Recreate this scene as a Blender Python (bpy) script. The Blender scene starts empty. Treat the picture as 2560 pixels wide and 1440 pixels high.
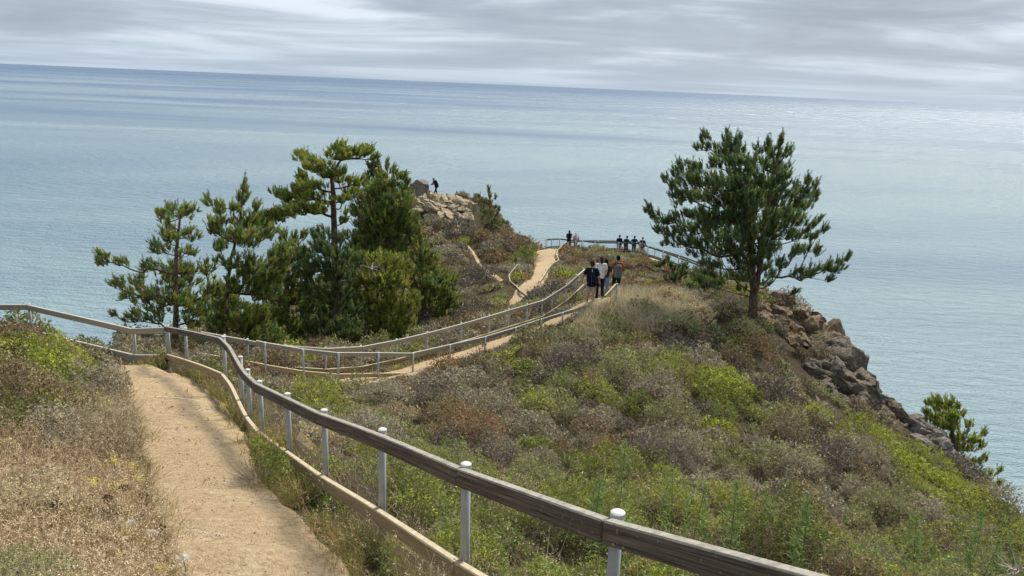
# Coastal overlook trail: scrub headland, post-and-rail fences, pines, sea.
import bpy, bmesh, math, random
import numpy as np
from mathutils import Vector, Matrix, noise as mnoise

random.seed(7)
RNG = np.random.default_rng(7)
C = bpy.context.scene.collection
rad = math.radians

# ------------------------------------------------------------------ camera
F, CX, CY = 2000.0, 1280.0, 720.0          # focal length in pixels of the 2560x1440 photograph
PITCH, ROLL = rad(14.35), rad(2.44)
_f = np.array([0, math.cos(PITCH), -math.sin(PITCH)])
_r0 = np.array([1.0, 0, 0]); _u0 = np.array([0, math.sin(PITCH), math.cos(PITCH)])
_r = math.cos(ROLL)*_r0 + math.sin(ROLL)*_u0
_u = -math.sin(ROLL)*_r0 + math.cos(ROLL)*_u0
cam_d = bpy.data.cameras.new('camera'); cam = bpy.data.objects.new('camera', cam_d); C.objects.link(cam)
cam_d.sensor_width = 36; cam_d.lens = 36*F/2560; cam_d.clip_start = 0.05; cam_d.clip_end = 200000
cam.matrix_world = Matrix(((_r[0], _u[0], -_f[0], 0), (_r[1], _u[1], -_f[1], 0), (_r[2], _u[2], -_f[2], 0), (0, 0, 0, 1)))
bpy.context.scene.camera = cam

def U(x, y, d):                             # photograph position + distance -> place in the world
    return d*(_f + (x-CX)/F*_r - (y-CY)/F*_u)
def V(p):
    p = np.asarray(p, float); d = p @ _f
    return np.stack([CX+F*(p @ _r)/d, CY-F*(p @ _u)/d, d], -1)

# ------------------------------------------------------------------ node helpers
def nn(nt, typ, **kw):
    n = nt.nodes.new(typ)
    for k, v in kw.items():
        if k in n.inputs.keys() if isinstance(k, str) else False: n.inputs[k].default_value = v
        else: setattr(n, k, v)
    return n
def L(nt, a, b): nt.links.new(a, b)
def ramp(nt, fac, stops, interp='LINEAR'):
    n = nt.nodes.new('ShaderNodeValToRGB'); cr = n.color_ramp; cr.interpolation = interp
    while len(cr.elements) < len(stops): cr.elements.new(0.5)
    for e, (p, c) in zip(cr.elements, stops):
        e.position = p; e.color = (c[0], c[1], c[2], 1) if not isinstance(c, (int, float)) else (c, c, c, 1)
    L(nt, fac, n.inputs[0]); return n.outputs[0]
def noise(nt, vec, scale, detail=4, rough=0.55, dist=0.0, out='Fac'):
    n = nt.nodes.new('ShaderNodeTexNoise'); n.inputs['Scale'].default_value = scale
    n.inputs['Detail'].default_value = detail; n.inputs['Roughness'].default_value = rough
    n.inputs['Distortion'].default_value = dist
    if vec is not None: L(nt, vec, n.inputs['Vector'])
    return n.outputs[out]
def mapping(nt, vec, scale=(1, 1, 1), loc=(0, 0, 0), rot=(0, 0, 0)):
    n = nt.nodes.new('ShaderNodeMapping'); n.inputs['Scale'].default_value = scale
    n.inputs['Location'].default_value = loc; n.inputs['Rotation'].default_value = rot
    L(nt, vec, n.inputs['Vector']); return n.outputs[0]
def mix(nt, fac, a, b, typ='MIX'):
    n = nt.nodes.new('ShaderNodeMix'); n.data_type = 'RGBA'; n.blend_type = typ
    for s, v in ((n.inputs[0], fac), (n.inputs[6], a), (n.inputs[7], b)):
        if hasattr(v, 'is_output') or isinstance(v, bpy.types.NodeSocket): L(nt, v, s)
        elif isinstance(v, (int, float)): s.default_value = v if s == n.inputs[0] else (v, v, v, 1)
        else: s.default_value = (*v[:3], 1)
    return n.outputs[2]
def math_(nt, op, a, b=None, clamp=False):
    n = nt.nodes.new('ShaderNodeMath'); n.operation = op; n.use_clamp = clamp
    for s, v in zip(n.inputs, (a, b)):
        if v is None: continue
        if isinstance(v, bpy.types.NodeSocket): L(nt, v, s)
        else: s.default_value = v
    return n.outputs[0]
def new_mat(name):
    m = bpy.data.materials.new(name); m.use_nodes = True
    return m, m.node_tree, m.node_tree.nodes['Principled BSDF']
def bump(nt, bs, h, strength, dist):
    b = nt.nodes.new('ShaderNodeBump'); b.inputs['Strength'].default_value = strength
    b.inputs['Distance'].default_value = dist; L(nt, h, b.inputs['Height']); L(nt, b.outputs[0], bs.inputs['Normal'])
def simple(name, col, rough=0.85, var=0.12, vscale=30, metal=0.0, spec=0.3):
    m, nt, bs = new_mat(name)
    tc = nt.nodes.new('ShaderNodeTexCoord')
    f = noise(nt, tc.outputs['Object'], vscale, 3)
    lo = [c*(1-var) for c in col]; hi = [min(1, c*(1+var)) for c in col]
    L(nt, ramp(nt, f, [(0.3, lo), (0.7, hi)]), bs.inputs['Base Color'])
    bs.inputs['Roughness'].default_value = rough; bs.inputs['Metallic'].default_value = metal
    bs.inputs['Specular IOR Level'].default_value = spec
    return m

# ------------------------------------------------------------------ world and sun
SUN_EL, SUN_AZ = rad(46), rad(30)           # azimuth measured from +Y towards +X
w = bpy.data.worlds.new('World'); bpy.context.scene.world = w; w.use_nodes = True
nt = w.node_tree; bg = nt.nodes['Background']; bg.inputs['Strength'].default_value = 0.075
sky = nt.nodes.new('ShaderNodeTexSky'); sky.sky_type = 'NISHITA'; sky.sun_disc = False
sky.sun_elevation = SUN_EL; sky.sun_rotation = SUN_AZ; sky.air_density = 1.0; sky.dust_density = 2.0
tc = nt.nodes.new('ShaderNodeTexCoord'); sep = nt.nodes.new('ShaderNodeSeparateXYZ'); L(nt, tc.outputs['Generated'], sep.inputs[0])
zz = math_(nt, 'ADD', math_(nt, 'MAXIMUM', sep.outputs[2], 0.0), 0.045)
cx = math_(nt, 'DIVIDE', sep.outputs[0], zz); cy = math_(nt, 'DIVIDE', sep.outputs[1], zz)
cmb = nt.nodes.new('ShaderNodeCombineXYZ'); L(nt, cx, cmb.inputs[0]); L(nt, cy, cmb.inputs[1])
cl1 = noise(nt, mapping(nt, cmb.outputs[0], (0.075, 0.30, 1), (3.1, 1.7, 0), (0, 0, rad(5))), 1.0, 4, 0.5, 0.5)
cm2 = nt.nodes.new('ShaderNodeCombineXYZ'); L(nt, math_(nt, 'DIVIDE', sep.outputs[0], math_(nt, 'ADD', math_(nt, 'ABSOLUTE', sep.outputs[1]), .35)), cm2.inputs[0]); L(nt, math_(nt, 'POWER', math_(nt, 'MAXIMUM', sep.outputs[2], 0.0), 0.6), cm2.inputs[1])
cl2 = noise(nt, mapping(nt, cm2.outputs[0], (4.2, 15, 1), (1.3, 4.9, 2), (0, 0, rad(-2))), 1.0, 6, 0.54, 0.45)
dens = math_(nt, 'ADD', math_(nt, 'MULTIPLY', cl1, 0.28), math_(nt, 'MULTIPLY', cl2, 0.72))
dens = math_(nt, 'ADD', dens, math_(nt, 'MULTIPLY', math_(nt, 'MINIMUM', sep.outputs[2], 0.16), 0.75))
cloud_col = ramp(nt, dens, [(0.42, (7.4, 8.1, 9.0)), (0.49, (5.4, 6.1, 7.0)), (0.55, (4.0, 4.65, 5.5)), (0.63, (3.3, 3.85, 4.65)), (0.74, (2.8, 3.3, 4.0))])
# towards the horizon the layers merge into a paler, bluer band of distant cloud
hz = ramp(nt, sep.outputs[2], [(0.0, 0.75), (0.035, 0.35), (0.09, 0.0)])
cloud_col = mix(nt, hz, cloud_col, (4.5, 5.5, 6.6))
L(nt, mix(nt, 0.93, sky.outputs[0], cloud_col), bg.inputs['Color'])
sun_d = bpy.data.lights.new('sun', 'SUN'); sun_d.energy = 3.6; sun_d.angle = rad(15); sun_d.color = (1.0, 0.93, 0.82); sun_d.specular_factor = 0.12
sun = bpy.data.objects.new('sun', sun_d); C.objects.link(sun)
sd = Vector((math.sin(SUN_AZ)*math.cos(SUN_EL), math.cos(SUN_AZ)*math.cos(SUN_EL), math.sin(SUN_EL)))
sun.rotation_euler = sd.to_track_quat('Z', 'Y').to_euler(); sun.location = (30, 20, 60)
S = bpy.context.scene
S.view_settings.view_transform = 'Standard'; S.view_settings.look = 'None'; S.view_settings.gamma = 1
S.view_settings.exposure = 0.6
S.cycles.use_denoising = True; S.cycles.max_bounces = 6; S.cycles.transparent_max_bounces = 4
S.cycles.diffuse_bounces = 3; S.cycles.glossy_bounces = 2

# ------------------------------------------------------------------ object helpers
def tagp(o, label=None, cat=None, group=None, kind=None):
    if label: o['label'] = label
    if cat: o['category'] = cat
    if group: o['group'] = group
    if kind: o['kind'] = kind
    return o
def empty(name, loc=(0, 0, 0), rz=0):
    o = bpy.data.objects.new(name, None); C.objects.link(o); o.location = loc; o.rotation_euler = (0, 0, rz)
    o.empty_display_size = 0.2; return o
def mesh_obj(name, verts, faces, mat, parent=None, smooth=False, colors=None):
    """verts (N,3); faces either list of tuples or an (M,k) array of equal faces."""
    me = bpy.data.meshes.new(name)
    verts = np.asarray(verts, np.float32)
    if isinstance(faces, np.ndarray):
        k = faces.shape[1]; me.vertices.add(len(verts)); me.vertices.foreach_set('co', verts.ravel())
        me.loops.add(faces.size); me.loops.foreach_set('vertex_index', faces.astype(np.int32).ravel())
        me.polygons.add(len(faces)); me.polygons.foreach_set('loop_start', np.arange(0, faces.size, k, dtype=np.int32))
        me.update(calc_edges=True)
    else:
        me.from_pydata([tuple(map(float, v)) for v in verts], [], faces)
    if smooth: me.polygons.foreach_set('use_smooth', np.ones(len(me.polygons), bool))
    if colors is not None:
        ca = me.color_attributes.new('tint', 'FLOAT_COLOR', 'POINT')
        c4 = np.ones((len(verts), 4), np.float32); c4[:, :3] = colors; ca.data.foreach_set('color', c4.ravel())
    if mat is not None: me.materials.append(mat)
    me.update()
    o = bpy.data.objects.new(name, me); C.objects.link(o)
    if parent is not None: o.parent = parent
    return o
class MB:                                    # small mesh collector
    def __init__(s): s.v = []; s.f = []
    def add(s, v, f):
        b = len(s.v); s.v += [tuple(map(float, p)) for p in v]; s.f += [tuple(i+b for i in q) for q in f]
    def tube(s, pts, rads, n=8, caps=True):
        pts = [np.array(p, float) for p in pts]; b = len(s.v); up = np.array([0.0, 0, 1])
        m = len(pts)
        if not hasattr(rads, '__len__'): rads = [rads]*m
        ref = None
        for i, p in enumerate(pts):
            t = pts[min(i+1, m-1)]-pts[max(i-1, 0)]; t = t/(np.linalg.norm(t)+1e-9)
            if ref is None: ref = np.cross(t, up) if abs(t[2]) < 0.9 else np.array([1.0, 0, 0])
            a = ref-t*(ref@t); a /= np.linalg.norm(a)+1e-9; ref = a; c = np.cross(t, a)
            for k in range(n):
                an = 2*math.pi*k/n; s.v.append(tuple(p+rads[i]*(math.cos(an)*a+math.sin(an)*c)))
        for i in range(m-1):
            for k in range(n):
                k2 = (k+1) % n; s.f.append((b+i*n+k, b+i*n+k2, b+(i+1)*n+k2, b+(i+1)*n+k))
        if caps: s.f.append(tuple(b+k for k in range(n))[::-1]); s.f.append(tuple(b+(m-1)*n+k for k in range(n)))
    def beam(s, pts, h, t, offs=None):       # box section swept along pts, upright; t horizontal thickness, h height
        pts = [np.array(p, float) for p in pts]; b = len(s.v); m = len(pts)
        s.g = []; al = random.uniform(0, 30)
        for i, p in enumerate(pts):
            al += float(np.linalg.norm(p-pts[i-1])) if i else 0
            d = pts[min(i+1, m-1)]-pts[max(i-1, 0)]; nrm = np.array([d[1], -d[0], 0.0]); nrm /= np.linalg.norm(nrm)+1e-9
            if 0 < i < m-1:                  # mitre
                d0 = p-pts[i-1]; d0 = d0/np.linalg.norm(d0); n0 = np.array([d0[1], -d0[0], 0]); n0 /= np.linalg.norm(n0)+1e-9
                sc = min(1.6, 1/max(0.3, float(nrm@n0)))
            else: sc = 1
            for (a, c) in ((-.5, -.5), (.5, -.5), (.5, .5), (-.5, .5)):
                s.v.append(tuple(p+nrm*a*t*sc+np.array([0, 0, c*h]))); s.g.append((al, a*t, c*h))
        for i in range(m-1):
            for k in range(4):
                k2 = (k+1) % 4; s.f.append((b+i*4+k, b+i*4+k2, b+(i+1)*4+k2, b+(i+1)*4+k))
        s.f.append((b+3, b+2, b+1, b)); s.f.append(tuple(b+(m-1)*4+k for k in range(4)))
    def build(s, name, mat, parent=None, smooth=False):
        o = mesh_obj(name, np.array(s.v), s.f, mat, parent, smooth)
        if getattr(s, 'g', None) and len(s.g) == len(s.v):
            at = o.data.attributes.new('grain', 'FLOAT_VECTOR', 'POINT'); at.data.foreach_set('vector', np.array(s.g, np.float32).ravel())
        return o
def catmull(pts, n=6):
    P = [np.array(p, float) for p in pts]; P = [2*P[0]-P[1]]+P+[2*P[-1]-P[-2]]; out = []
    for i in range(1, len(P)-2):
        for k in range(n):
            t = k/n; a, b, c, d = P[i-1], P[i], P[i+1], P[i+2]
            out.append(0.5*((2*b)+(c-a)*t+(2*a-5*b+4*c-d)*t*t+(3*b-3*c+d-a)*t**3))
    out.append(P[-2]); return out

# ------------------------------------------------------------------ terrain
# photograph x, y, distance, height of the plants covering the ground there
CTRL = [
 # near path and its banks
 (660,1440,5.8,0),(560,1290,7.1,0),(515,1190,8.6,0),(480,1100,10.4,0),(460,1040,12,0),(435,990,13.8,0),(390,950,16,0),(330,930,17.8,0),
 (440,1440,5.8,0),(880,1440,5.9,.0),(395,1290,7.1,0),(735,1290,7.2,0),(640,1190,8.7,.05),(330,990,13.8,0),(560,1000,13.6,.1),
 (0,1430,4.6,.35),(200,1400,5.0,.35),(370,1400,5.8,.15),(0,1180,6.8,.45),(180,1180,7.2,.4),(320,1180,8.4,.3),(0,1000,9.5,.5),(150,1000,10.5,.5),
 (280,1040,12,.3),(100,890,13.5,.5),(230,920,14.5,.45),(60,846,17,.4),(280,925,17,.25),(0,835,16,.4),(180,868,17,.35),
 (-200,1100,8,.4),(-200,850,14,.4),(-400,900,16,.3),(-150,800,21,.3),
 (330,930,19.5,0),(100,842,21.5,.25),(220,862,21.2,.25),(300,898,20.5,.2),(408,905,18.8,0),(500,915,17,.2),
 # outer side of the curved fence and down to the saddle
 (700,1075,10.5,.2),(620,1030,12.5,.2),(580,960,16,.2),(900,1210,8.6,.3),(1100,1330,7.4,.35),(1350,1430,6.6,.4),(1700,1430,7.2,.4),
 (2100,1430,8,.4),(2500,1430,9,.4),(1000,1150,10.8,.35),(1300,1230,10.4,.4),(1700,1310,10,.4),(2100,1310,11.5,.4),(2450,1380,12,.4),
 (820,1030,15,.3),(720,990,18,.3),(900,1000,18.5,.3),(1100,1080,14.5,.4),(1400,1120,14.5,.4),(1800,1180,14.5,.4),(2150,1210,15.5,.4),(2400,1300,16,.4),
 (1150,990,19,.45),(1450,1000,18.5,.45),(1800,1050,18.5,.45),(2100,1090,19.5,.45),(2300,1190,19.5,.4),
 (1100,960,22,.4),(1300,900,23,.5),(1550,900,22.5,.45),(1750,920,22.5,.45),(1950,980,22.5,.4),(2120,1030,23,.3),
 # second path
 (600,950,22,.25),(700,962,22.6,.1),(800,962,23.4,.0),(900,955,24.2,0),(1000,942,25.2,0),(1100,905,27.2,0),(1200,872,29,0),(1310,838,30.2,0),(1390,800,30.8,0),(1440,775,31,0),(1478,754,31,0),(1505,742,32,0),
 (1286,852,29,0),(1350,828,29.8,0),(620,925,24.5,.1),(713,927,25,.1),(815,955,24.8,0),(906,938,25.9,0),(994,922,27,0),(1071,900,28.2,0),(1157,878,29.4,0),(1226,852,30.6,0),(1321,826,31.9,0),(1384,795,32.8,0),(1435,765,33.2,0),
 # ridge right of the walkers
 (1380,840,28,.3),(1480,800,27.5,.5),(1500,850,25.5,.5),(1650,860,26,.5),(1560,745,30,.65),(1620,720,32,.75),(1560,690,34,.9),(1680,720,33.5,.6),(1700,790,29,.5),(1760,800,30,.4),(1885,812,31,.05),
 (1960,790,35,.1),(1900,870,27.5,.3),(2040,860,34.5,.05),(2000,940,26.5,.2),(2130,960,31,.1),(2200,1020,28,.1),(2320,1100,26.5,.1),(2400,1190,25,.2),(2490,1265,23.5,.2),(2560,1320,22,.2),
 (2480,1320,18,.3),(2700,1420,19,.2),(2800,1430,12,.2),
 # beyond the ridge towards the platform
 (1700,700,42,.3),(1850,745,38,.2),(1620,660,52,.4),(1720,690,50,.3),(1560,650,58,.4),(1480,645,58,.4),(1600,640,63,.3),(1660,660,60,.3),
 (1420,690,50,.5),(1400,740,40,.4),(1440,660,55,.4),(1340,748,38,.5),(1260,790,36,.3),(1150,800,36,.5),(1200,770,39,.5),
 (1310,745,42,0),(1322,715,46,0),(1340,700,49,0),(1352,680,53,0),(1365,650,60,0),(1370,632,65,0),(1372,622,68,0),(1410,625,67,0),(1450,632,68,.2),(1520,632,69,.2),(1580,634,69,.2),
 # knob with the outcrop
 (1240,745,44,.4),(1200,705,52,.6),(1130,700,56,.6),(1150,640,64,.6),(1230,640,66,.6),(1300,650,64,.4),(1100,585,72,.5),(1200,590,72,.5),(1280,600,72,.5),(1330,625,70,.3),
 (1080,540,77,.2),(1170,545,77,.2),(1060,492,81,0),(1100,490,81,0),(1180,512,80,0),(1230,570,77,.3),(1010,560,76,.5),(990,650,64,.5),(1000,740,50,.4),(1050,500,84,.2),
 # gully with the pines
 (440,870,27,.2),(560,880,29,.3),(700,880,31,.3),(850,880,33,.3),(1000,850,36,.3),(500,830,36,.5),(650,800,44,.5),(800,760,52,.5),(900,700,62,.5),(950,620,74,.5),(330,880,25,.2),
]
_P = np.array([U(x, y, d)-np.array([0, 0, h]) for x, y, d, h in CTRL]+[
 (0, -3, -1.0), (0, 0, -1.6), (-.3, 1.6, -2.2), (-.8, 3.2, -2.85), (2.5, 1.5, -2.5), (3.5, 4, -3.9), (-3, 1, -1.7), (-6, 3, -1.9), (-4, -5, .2), (6, -5, -1.8), (9, 2, -4.6), (15, 3, -7.2), (20, 8, -10), (14, -6, -5.5),
 (-12, 6, -2.6), (-14, -4, -.5)])
def _k(r2): return 0.5*r2*np.log(r2+1e-9)
_X = _P[:, :2]; _n = len(_X)
_A = _k(((_X[:, None]-_X[None])**2).sum(-1)) + np.eye(_n)*0.6
_Q = np.c_[np.ones(_n), _X]
_M = np.block([[_A, _Q], [_Q.T, np.zeros((3, 3))]])
_W = np.linalg.solve(_M, np.r_[_P[:, 2], 0, 0, 0])
def tps(x, y):
    x = np.asarray(x, float); y = np.asarray(y, float); sh = x.shape; x = x.ravel(); y = y.ravel(); out = np.empty(len(x))
    for s in range(0, len(x), 20000):
        a = np.stack([x[s:s+20000], y[s:s+20000]], -1)
        k = _k(((a[:, None]-_X[None])**2).sum(-1)); out[s:s+20000] = k @ _W[:_n] + _W[_n]+a @ _W[_n+1:]
    return out.reshape(sh)
def XY(x, y, d): p = U(x, y, d); return (p[0], p[1])
EDGE = np.array([(-26, -30), (-24, 12), XY(-100, 800, 22.5), XY(0, 810, 22.6), XY(150, 845, 22.6), XY(290, 890, 22), XY(300, 880, 28), XY(430, 850, 36), XY(600, 800, 50), XY(760, 760, 64), XY(900, 640, 80),
  XY(1000, 540, 88), XY(1050, 490, 87), XY(1120, 488, 85.5), XY(1190, 503, 84), XY(1250, 560, 81), XY(1300, 592, 77), XY(1345, 614, 73.5), XY(1400, 618, 73), XY(1480, 622, 74), XY(1590, 630, 73.5), XY(1640, 645, 69), XY(1700, 670, 60), XY(1790, 700, 50),
  XY(1960, 745, 41), XY(2045, 800, 37), XY(2085, 850, 35.8), XY(2110, 900, 34), XY(2150, 945, 32.2), XY(2190, 985, 31), XY(2290, 1045, 29), XY(2385, 1150, 26.5), XY(2480, 1245, 24.5), XY(2570, 1310, 22.8), XY(2750, 1400, 21), (22, 8), (30, -30)])
def edge_dist(x, y):                         # signed distance outside the cliff edge, and nearest point on it
    sh = x.shape; x = x.ravel(); y = y.ravel(); best = np.full(x.shape, 1e9); qx = x.copy(); qy = y.copy(); inside = np.zeros(x.shape, bool)
    n = len(EDGE)
    for i in range(n):
        (x0, y0), (x1, y1) = EDGE[i], EDGE[(i+1) % n]; dx, dy = x1-x0, y1-y0
        t = np.clip(((x-x0)*dx+(y-y0)*dy)/(dx*dx+dy*dy), 0, 1); px, py = x0+t*dx, y0+t*dy
        d = np.hypot(x-px, y-py); m = d < best; best[m] = d[m]; qx[m] = px[m]; qy[m] = py[m]
        c = ((y0 > y) != (y1 > y)) & (x < (x1-x0)*(y-y0)/((y1-y0) if y1 != y0 else 1e-9)+x0); inside ^= c
    d = np.where(inside, -best, best)
    return d.reshape(sh), qx.reshape(sh), qy.reshape(sh)
def vnoise(x, y, s, seed=0.0, octv=3):       # smooth value noise, vectorised
    x = np.asarray(x, float)/s; y = np.asarray(y, float)/s; out = 0; amp = 1; tot = 0
    for o in range(octv):
        xi = np.floor(x); yi = np.floor(y); fx = x-xi; fy = y-yi; fx = fx*fx*(3-2*fx); fy = fy*fy*(3-2*fy)
        def h(a, b):
            v = np.sin(a*127.1+b*311.7+(seed+o)*74.7)*43758.5453; return v-np.floor(v)
        out = out+amp*((h(xi, yi)*(1-fx)+h(xi+1, yi)*fx)*(1-fy)+(h(xi, yi+1)*(1-fx)+h(xi+1, yi+1)*fx)*fy)
        tot += amp; amp *= .5; x = x*2.03+5.1; y = y*2.03+1.7
    return out/tot
def base_ground(x, y):
    x = np.asarray(x, float); y = np.asarray(y, float)
    d, qx, qy = edge_dist(x, y); out = d > 0
    z = tps(np.where(out, qx, x), np.where(out, qy, y))
    drop = np.where(out, 1.25*d+0.9*(1-np.exp(-d/0.5))+np.minimum(d, 6)*1.1*(vnoise(x, y, 3.0, 3)-.35), 0)
    return np.maximum(z-drop, -131)

# paths: (photograph left x, right x, y, distance)
PATH_A = [(440,880,1440,5.8),(395,745,1290,7.1),(378,650,1190,8.6),(358,608,1100,10.4),(342,580,1040,12),(326,545,990,13.8),(300,480,952,16),(262,400,932,17.9)]
def ribbon_from_px(rows): return [(U(a, y, d)[:2], U(b, y, d)[:2]) for a, b, y, d in rows]
ribA = [((-1.35, -3.5), (.45, -3.5)), ((-1.3, 0.4), (.3, 0.4)), ((-1.75, 2.6), (-.2, 2.9))]+ribbon_from_px(PATH_A)+[(XY(190, 930, 17.6), XY(320, 925, 19.2)), (XY(90, 925, 17.6), XY(200, 915, 19.3)), (XY(-100, 900, 18.2), XY(-60, 890, 19.6))]
def ribbon_from_centre(rows): # (x, y, d, half width)
    P = [np.array(U(x, y, d)[:2]) for x, y, d, h in rows]; out = []
    for i, p in enumerate(P):
        t = P[min(i+1, len(P)-1)]-P[max(i-1, 0)]; t = t/np.linalg.norm(t); n = np.array([-t[1], t[0]]); h = rows[i][3]; out.append((p+n*h, p-n*h))
    return out
ribB = ribbon_from_centre([(560,948,21.6,.55),(640,958,22.2,.6),(740,962,22.9,.65),(840,958,23.7,.8),(930,948,24.7,.95),(1029,928,25.8,.8),(1122,893,27.6,.7),(1215,866,29.1,.65),(1310,836,30.3,.65),(1385,802,30.8,.65),(1440,775,31,.62),(1482,752,31.4,.6),(1508,738,32.6,.5)])
ribC = [(XY(a, y, d), XY(b, y, d)) for a, b, y, d in [(1288,1322,766,39),(1276,1345,742,42),(1290,1356,718,45.5),(1318,1362,700,49),(1334,1371,680,53),(1338,1384,655,58.5),(1336,1394,638,63),(1338,1400,626,67),(1350,1470,620,70.5)]]
ribD = ribbon_from_centre([(1120,553,76,.2),(1150,570,74,.24),(1165,592,71,.1),(1190,622,67.5,.16),(1205,655,63,.1),(1235,680,57.5,.17),(1255,700,53.5,.12)])
ribE = ribbon_from_centre([(1395,624,68.5,.8),(1450,628,69.5,.8),(1530,632,70.5,.8),(1600,640,68.5,.8),(1660,655,62,.7),(1740,680,55,.7)])
RIBS = [(ribA, .02), (ribB, .02), (ribC, .02), (ribD, .02), (ribE, .02)]
def dense(rib, n=8):
    a = catmull([p[0] for p in rib], n); b = catmull([p[1] for p in rib], n); return np.array(a), np.array(b)
DR = [dense(r) for r, _ in RIBS]
def path_dist(x, y):                          # 0 inside a path, metres outside otherwise
    best = np.full(np.shape(x), 1e9); x = np.asarray(x, float); y = np.asarray(y, float)
    for a, b in DR:
        c = (a+b)/2; hw = np.linalg.norm(a-b, axis=1)/2
        for i in range(len(c)-1):
            dx, dy = c[i+1]-c[i]; l2 = dx*dx+dy*dy+1e-9
            t = np.clip(((x-c[i, 0])*dx+(y-c[i, 1])*dy)/l2, 0, 1)
            d = np.hypot(x-c[i, 0]-t*dx, y-c[i, 1]-t*dy)-(hw[i]*(1-t)+hw[i+1]*t); best = np.minimum(best, d)
    return best
def axis(lo, a, b, hi, s):
    m = np.arange(a, b+1e-6, s); out = []; v = a; st = s
    while v > lo: st *= 1.18; v -= st; out.append(v)
    out2 = []; v = m[-1]; st = s
    while v < hi: st *= 1.18; v += st; out2.append(v)
    return np.r_[out[::-1], m, out2]
gx = axis(-170, -17, 25, 190, .2); gy = axis(-60, -1, 90, 230, .22)
GX, GY = np.meshgrid(gx, gy)
GZ0 = base_ground(GX, GY)
PD = path_dist(GX, GY)
lump = (vnoise(GX, GY, 1.1, 1)-.5)*.22+(vnoise(GX, GY, .35, 2, 2)-.5)*.07
GZ = GZ0+lump*np.clip(PD/.6, 0, 1)-0.07*(1-np.clip((PD+.05)/.25, 0, 1))

# ------------------------------------------------------------------ scrub canopy: mounds of brush over the ground
SPEC = {'grey': (.35, .32, .225), 'sage': (.31, .325, .14), 'olive': (.20, .235, .06), 'bright': (.33, .37, .065), 'brown': (.25, .19, .11), 'straw': (.52, .44, .26), 'plum': (.175, .155, .13), 'rust': (.29, .19, .095)}
SN = list(SPEC); SC = np.array([SPEC[k] for k in SN])
def inpoly(px, py, poly):
    ins = np.zeros(px.shape, bool); n = len(poly)
    for i in range(n):
        (x0, y0), (x1, y1) = poly[i], poly[(i+1) % n]
        if y0 == y1: continue
        ins ^= ((y0 > py) != (y1 > py)) & (px < (x1-x0)*(py-y0)/(y1-y0)+x0)
    return ins
# zones of plant cover: outline drawn in the photograph, distance range, mixture, height factor
ZONES = [
 ([(900,450),(1260,470),(1420,600),(1340,760),(1200,800),(900,860)], (38, 99), dict(brown=.38, grey=.30, plum=.14, sage=.12, rust=.06), .75),
 ([(1200,640),(1520,600),(1720,640),(1760,760),(1380,860),(1200,800)], (36, 99), dict(brown=.25, rust=.15, sage=.34, grey=.2, bright=.06), .4),
 ([(1470,700),(1540,660),(1640,655),(1760,720),(1800,800),(1660,850),(1480,850),(1430,800)], (24, 37), dict(straw=.5, grey=.26, sage=.24), .6),
 ([(2140,1030),(2300,1110),(2420,1200),(2560,1310),(2700,1440),(2480,1350),(2330,1250),(2200,1140)], (16, 29), dict(bright=.6, olive=.4), .6),
 ([(560,930),(760,950),(1000,980),(1150,1080),(900,1160),(640,1060)], (8, 24), dict(sage=.32, grey=.28, olive=.16, bright=.12, straw=.08, brown=.06), .7),
 ([(600,1080),(1000,1120),(1500,1230),(2100,1290),(2700,1340),(2700,1600),(300,1600)], (3, 13.5), dict(bright=.24, olive=.32, sage=.18, brown=.15, rust=.04, grey=.07), .85),
 ([(-300,760),(290,860),(300,960),(200,1080),(-300,1080)], (5, 23), dict(bright=.45, grey=.15, olive=.25, brown=.15), .9),
 ([(-300,1060),(200,1060),(330,1000),(420,1200),(480,1600),(-300,1600)], (2, 13), dict(straw=.3, brown=.3, grey=.2, sage=.2), .55),
]
DEFAULT = dict(grey=.32, sage=.25, olive=.10, bright=.06, brown=.13, plum=.11, rust=.03)
def wvec(d): v = np.array([d.get(k, 0) for k in SN], float); return v/v.sum()
BARE = [([(1020,470),(1200,480),(1230,560),(1180,575),(1020,545)], (70, 99)), ([(1900,690),(2080,750),(2170,870),(2250,930),(2350,1010),(2450,1140),(2385,1185),(2330,1155),(2260,1100),(2180,1085),(2080,1020),(1980,920),(1890,780)], (24, 60)), ([(1180,600),(1290,690),(1290,740),(1235,705)], (45, 75))]
_cache = {}
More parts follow.
